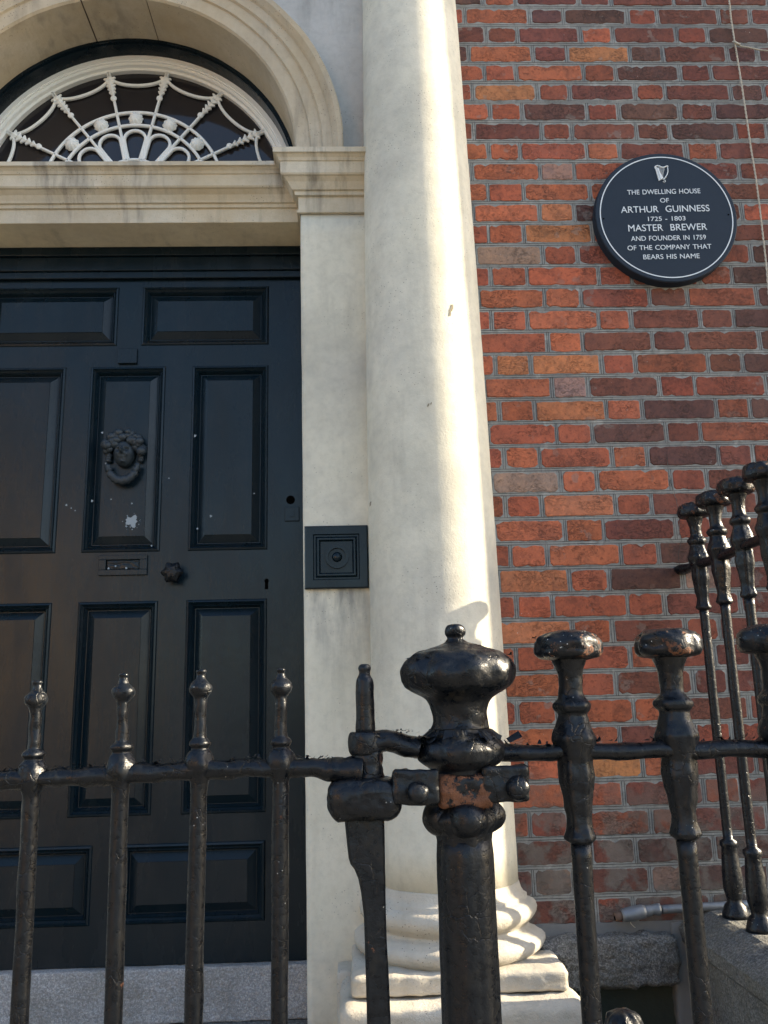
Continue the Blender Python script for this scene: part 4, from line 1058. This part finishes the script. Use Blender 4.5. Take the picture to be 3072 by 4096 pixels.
# upper eye that takes the gate pintle
eye = D(790, 1605, YN)
EX, EZ_ = float(eye[0]), float(eye[2])
em = []
for (x, y) in ((905, 1618), (880, 1612), (858, 1604), (835, 1600), (812, 1604), (790, 1606)): em.append(Vector(D(x, y, YN-.012)))
link('upper_eye', mk(*tube(dense(em, 4), .0175, 14, jit=.003, jsc=50, squash=(1.15, .85))), IRON, post, smooth=True)
link('eye_ring', mk(*lathe(EX, YN-.012, smooth_prof([(EZ_+.0155, .012), (EZ_+.015, .021), (EZ_+.008, .0245), (EZ_-.008, .0245), (EZ_-.015, .021), (EZ_-.0155, .012)], 3), 28, jit=.0022, jsc=60)), IRON, post, smooth=True)
tag(link('paint_flakes', flakes([(em[2].x+.02*k/6, YN-.012, em[2].z+.014) for k in range(7)]+[(PX0+.07*math.cos(k), YN+.07*math.sin(k), zN(1420, 990)) for k in range(12)]+[(PX0+.05*math.cos(k), YN+.05*math.sin(k), zN(1596, 990)) for k in range(14)], 70, .008, 15), IRON, post), kind='stuff')
# ------------------------------------------------------------------ gate
gate = empty('iron_gate', (EX, YN, .5), label='black iron gate with ball tipped spikes and a flaking rail in front of the door', cat='gate')
GA = math.radians(3.0)
YG = YN-.012
def gy(x): return YG-(EX-x)*math.tan(GA)
R5 = lambda X, Y_: (X/2.0, 1242+Y_/2.0)
SPK = [(0, 4), (1, 14), (4, 19), (10, 21), (16, 19), (22, 17.5), (34, 19), (44, 24), (55, 36), (66, 46), (80, 50), (95, 47), (108, 38), (118, 30), (128, 27), (160, 25), (200, 25), (240, 26), (275, 28), (288, 30), (296, 38), (305, 45), (316, 46), (326, 38), (334, 36), (346, 46), (360, 54), (380, 60), (400, 62), (420, 60), (440, 50), (465, 40), (480, 36), (520, 35)]
spikes = [(155, 455), (532, 424), (868, 408), (1214, 402)]
for i, (sx, sy) in enumerate([(-240, 490)]+spikes):
    x0, y0 = R5(sx, sy); 
    Yv = YG-.03
    for _ in range(6): xw = float(D(x0, y0+50, Yv)[0]); Yv = gy(xw)
    kk = mpp(x0, y0+60, Yv)
    top = float(D(x0, y0, Yv)[2]); scz = kk/2.0*1.02
    pr = [(top-a*scz*.98, r*kk/2.0) for a, r in SPK]
    pr = smooth_prof(pr, 3)
    zlast = pr[-1][0]
    pr += [(zlast-.05-j*.05, .0115) for j in range(16)]
    def lobg(z, a, top=top, scz=scz): 
        u = (top-z)/scz
        return 1+(.05*math.cos(5*a) if 290 < u < 450 else 0)
    link('spike_bar', mk(*lathe(xw, Yv, pr, 28, lobe=lobg, jit=.0016, jsc=60, seed=i*3.1, lean=(.012, .012, .010, .0, -.002)[i], z0=top)), IRON, gate, smooth=True)
rp = []
for (X, Y_) in ((-200, 925), (0, 890), (120, 882), (350, 872), (560, 858), (780, 846), (1000, 838), (1200, 832), (1330, 834), (1420, 842), (1500, 850), (1560, 855)):
    x0, y0 = R5(X, Y_); Yv = YG
    for _ in range(4): P = D(x0, y0, Yv); Yv = gy(float(P[0]))
    rp.append(Vector(D(x0, y0, Yv)))
V, Fa = tube(dense(rp, 8), [.0155]*65+[.0155+.014*(i/23)**1.5 for i in range(24)], 14, jit=.0042, jsc=42, seed=6, squash=(1, .82))
link('gate_rail', mk(V, Fa), IRON, gate, smooth=True)
low = MB().box(-1.3, EX, YG-.1, YG-.0, .60, .62)
tag(link('paint_flakes', flakes([(p.x, p.y, p.z+.012) for p in dense(rp, 8)], 150, .008, 25, .8), IRON, gate), kind='stuff')
# hanging stile with its pintle
pin = [(0, 3), (1, 8), (4, 12), (9, 13.5), (14, 12.5), (19, 11.5), (25, 13), (33, 18), (42, 20), (60, 20), (100, 20), (148, 21)]
zt_p = float(D(790, 1434, YG)[2]); kk = mpp(790, 1500, YG)
link('pintle', mk(*lathe(EX, YG, smooth_prof([(zt_p-a*kk, r*kk) for a, r in pin], 3), 24, jit=.0012, jsc=60, seed=3)), IRON, gate, smooth=True)
bz0, bz1 = float(D(795, 1626, YG)[2]), float(D(795, 1690, YG)[2])
link('barrel', mk(*lathe(EX+.003, YG, smooth_prof([(bz0+.004, .016), (bz0, .0215), ((bz0+bz1)/2, .0195), (bz1, .024)], 6), 24, jit=.005, jsc=45, seed=9)), IRON, gate, smooth=True)
# strap round the stile
sm1 = at_box(706, 870, 1686, 1776, YN-.052, YN+.012, .020, .003, 8, 20)
link('strap', sm1, IRON, gate, smooth=True)
rb = rough_block(*[float(v) for v in (D(850, 1690, YN-.05)[0], D(892, 1690, YN-.05)[0])], YN-.050, YN+.010, float(D(860, 1738, YN-.05)[2]), float(D(860, 1668, YN-.05)[2]), .008, .003, 12, 45, 9)
link('strap_end', rb, IRON, gate, smooth=True)
# stile: flat bar, worn wide at the top
V = []; Fa = []; sil = [(1735, 744, 829), (1770, 744, 830), (1800, 747, 831), (1830, 750, 831.5), (1855, 753, 832), (1868, 757, 832), (1880, 766, 832), (1900, 774, 833), (1930, 780, 833), (1980, 786, 834), (2040, 788, 836), (2110, 790, 840), (2180, 792, 843), (2260, 794, 846), (2500, 798, 853)]
for (y, xa, xb) in sil:
    A_ = D(xa, y, YG-.012); B_ = D(xb, y, YG-.012)
    for (X, yy) in ((A_[0], YG-.008), (A_[0]+.004, YG-.013), (B_[0]-.003, YG-.013), (B_[0], YG-.009), (B_[0], YG+.010), (A_[0], YG+.010)): V.append((float(X), yy, float(A_[2])))
n = len(sil)
for i in range(n-1):
    for j in range(6): Fa.append((i*6+j, (i+1)*6+j, (i+1)*6+(j+1) % 6, i*6+(j+1) % 6))
Fa.append(tuple(range(6))); Fa.append(tuple((n-1)*6+j for j in range(6))[::-1])
link('stile', mk(V, Fa), IRON, gate)

# low rusty finial seen through the railing at the bottom edge
lo = D(1345, 2180, -1.15)
low = empty('low_finial', tuple(map(float, lo)), label='small ribbed iron knob poking up behind the bars at the bottom edge', cat='finial')
kk = mpp(1345, 2190, -1.15); zt_ = float(lo[2])
link('knob', mk(*lathe(float(lo[0]), -1.15, smooth_prof([(zt_-a*kk, r*kk) for a, r in ((0, 4), (2, 16), (8, 28), (18, 36), (32, 40), (46, 38), (56, 28))], 3), 40, lobe=lambda z, a: 1+.07*math.cos(7*a), jit=.0022, jsc=80)), IRON, low, smooth=True)
link('bar', mk(*lathe(float(lo[0]), -1.15, [(zt_-50*kk-.2*i, .012) for i in range(6)], 12)), IRON, low, smooth=True)
print('bricks', nb, 'zT', ZT)
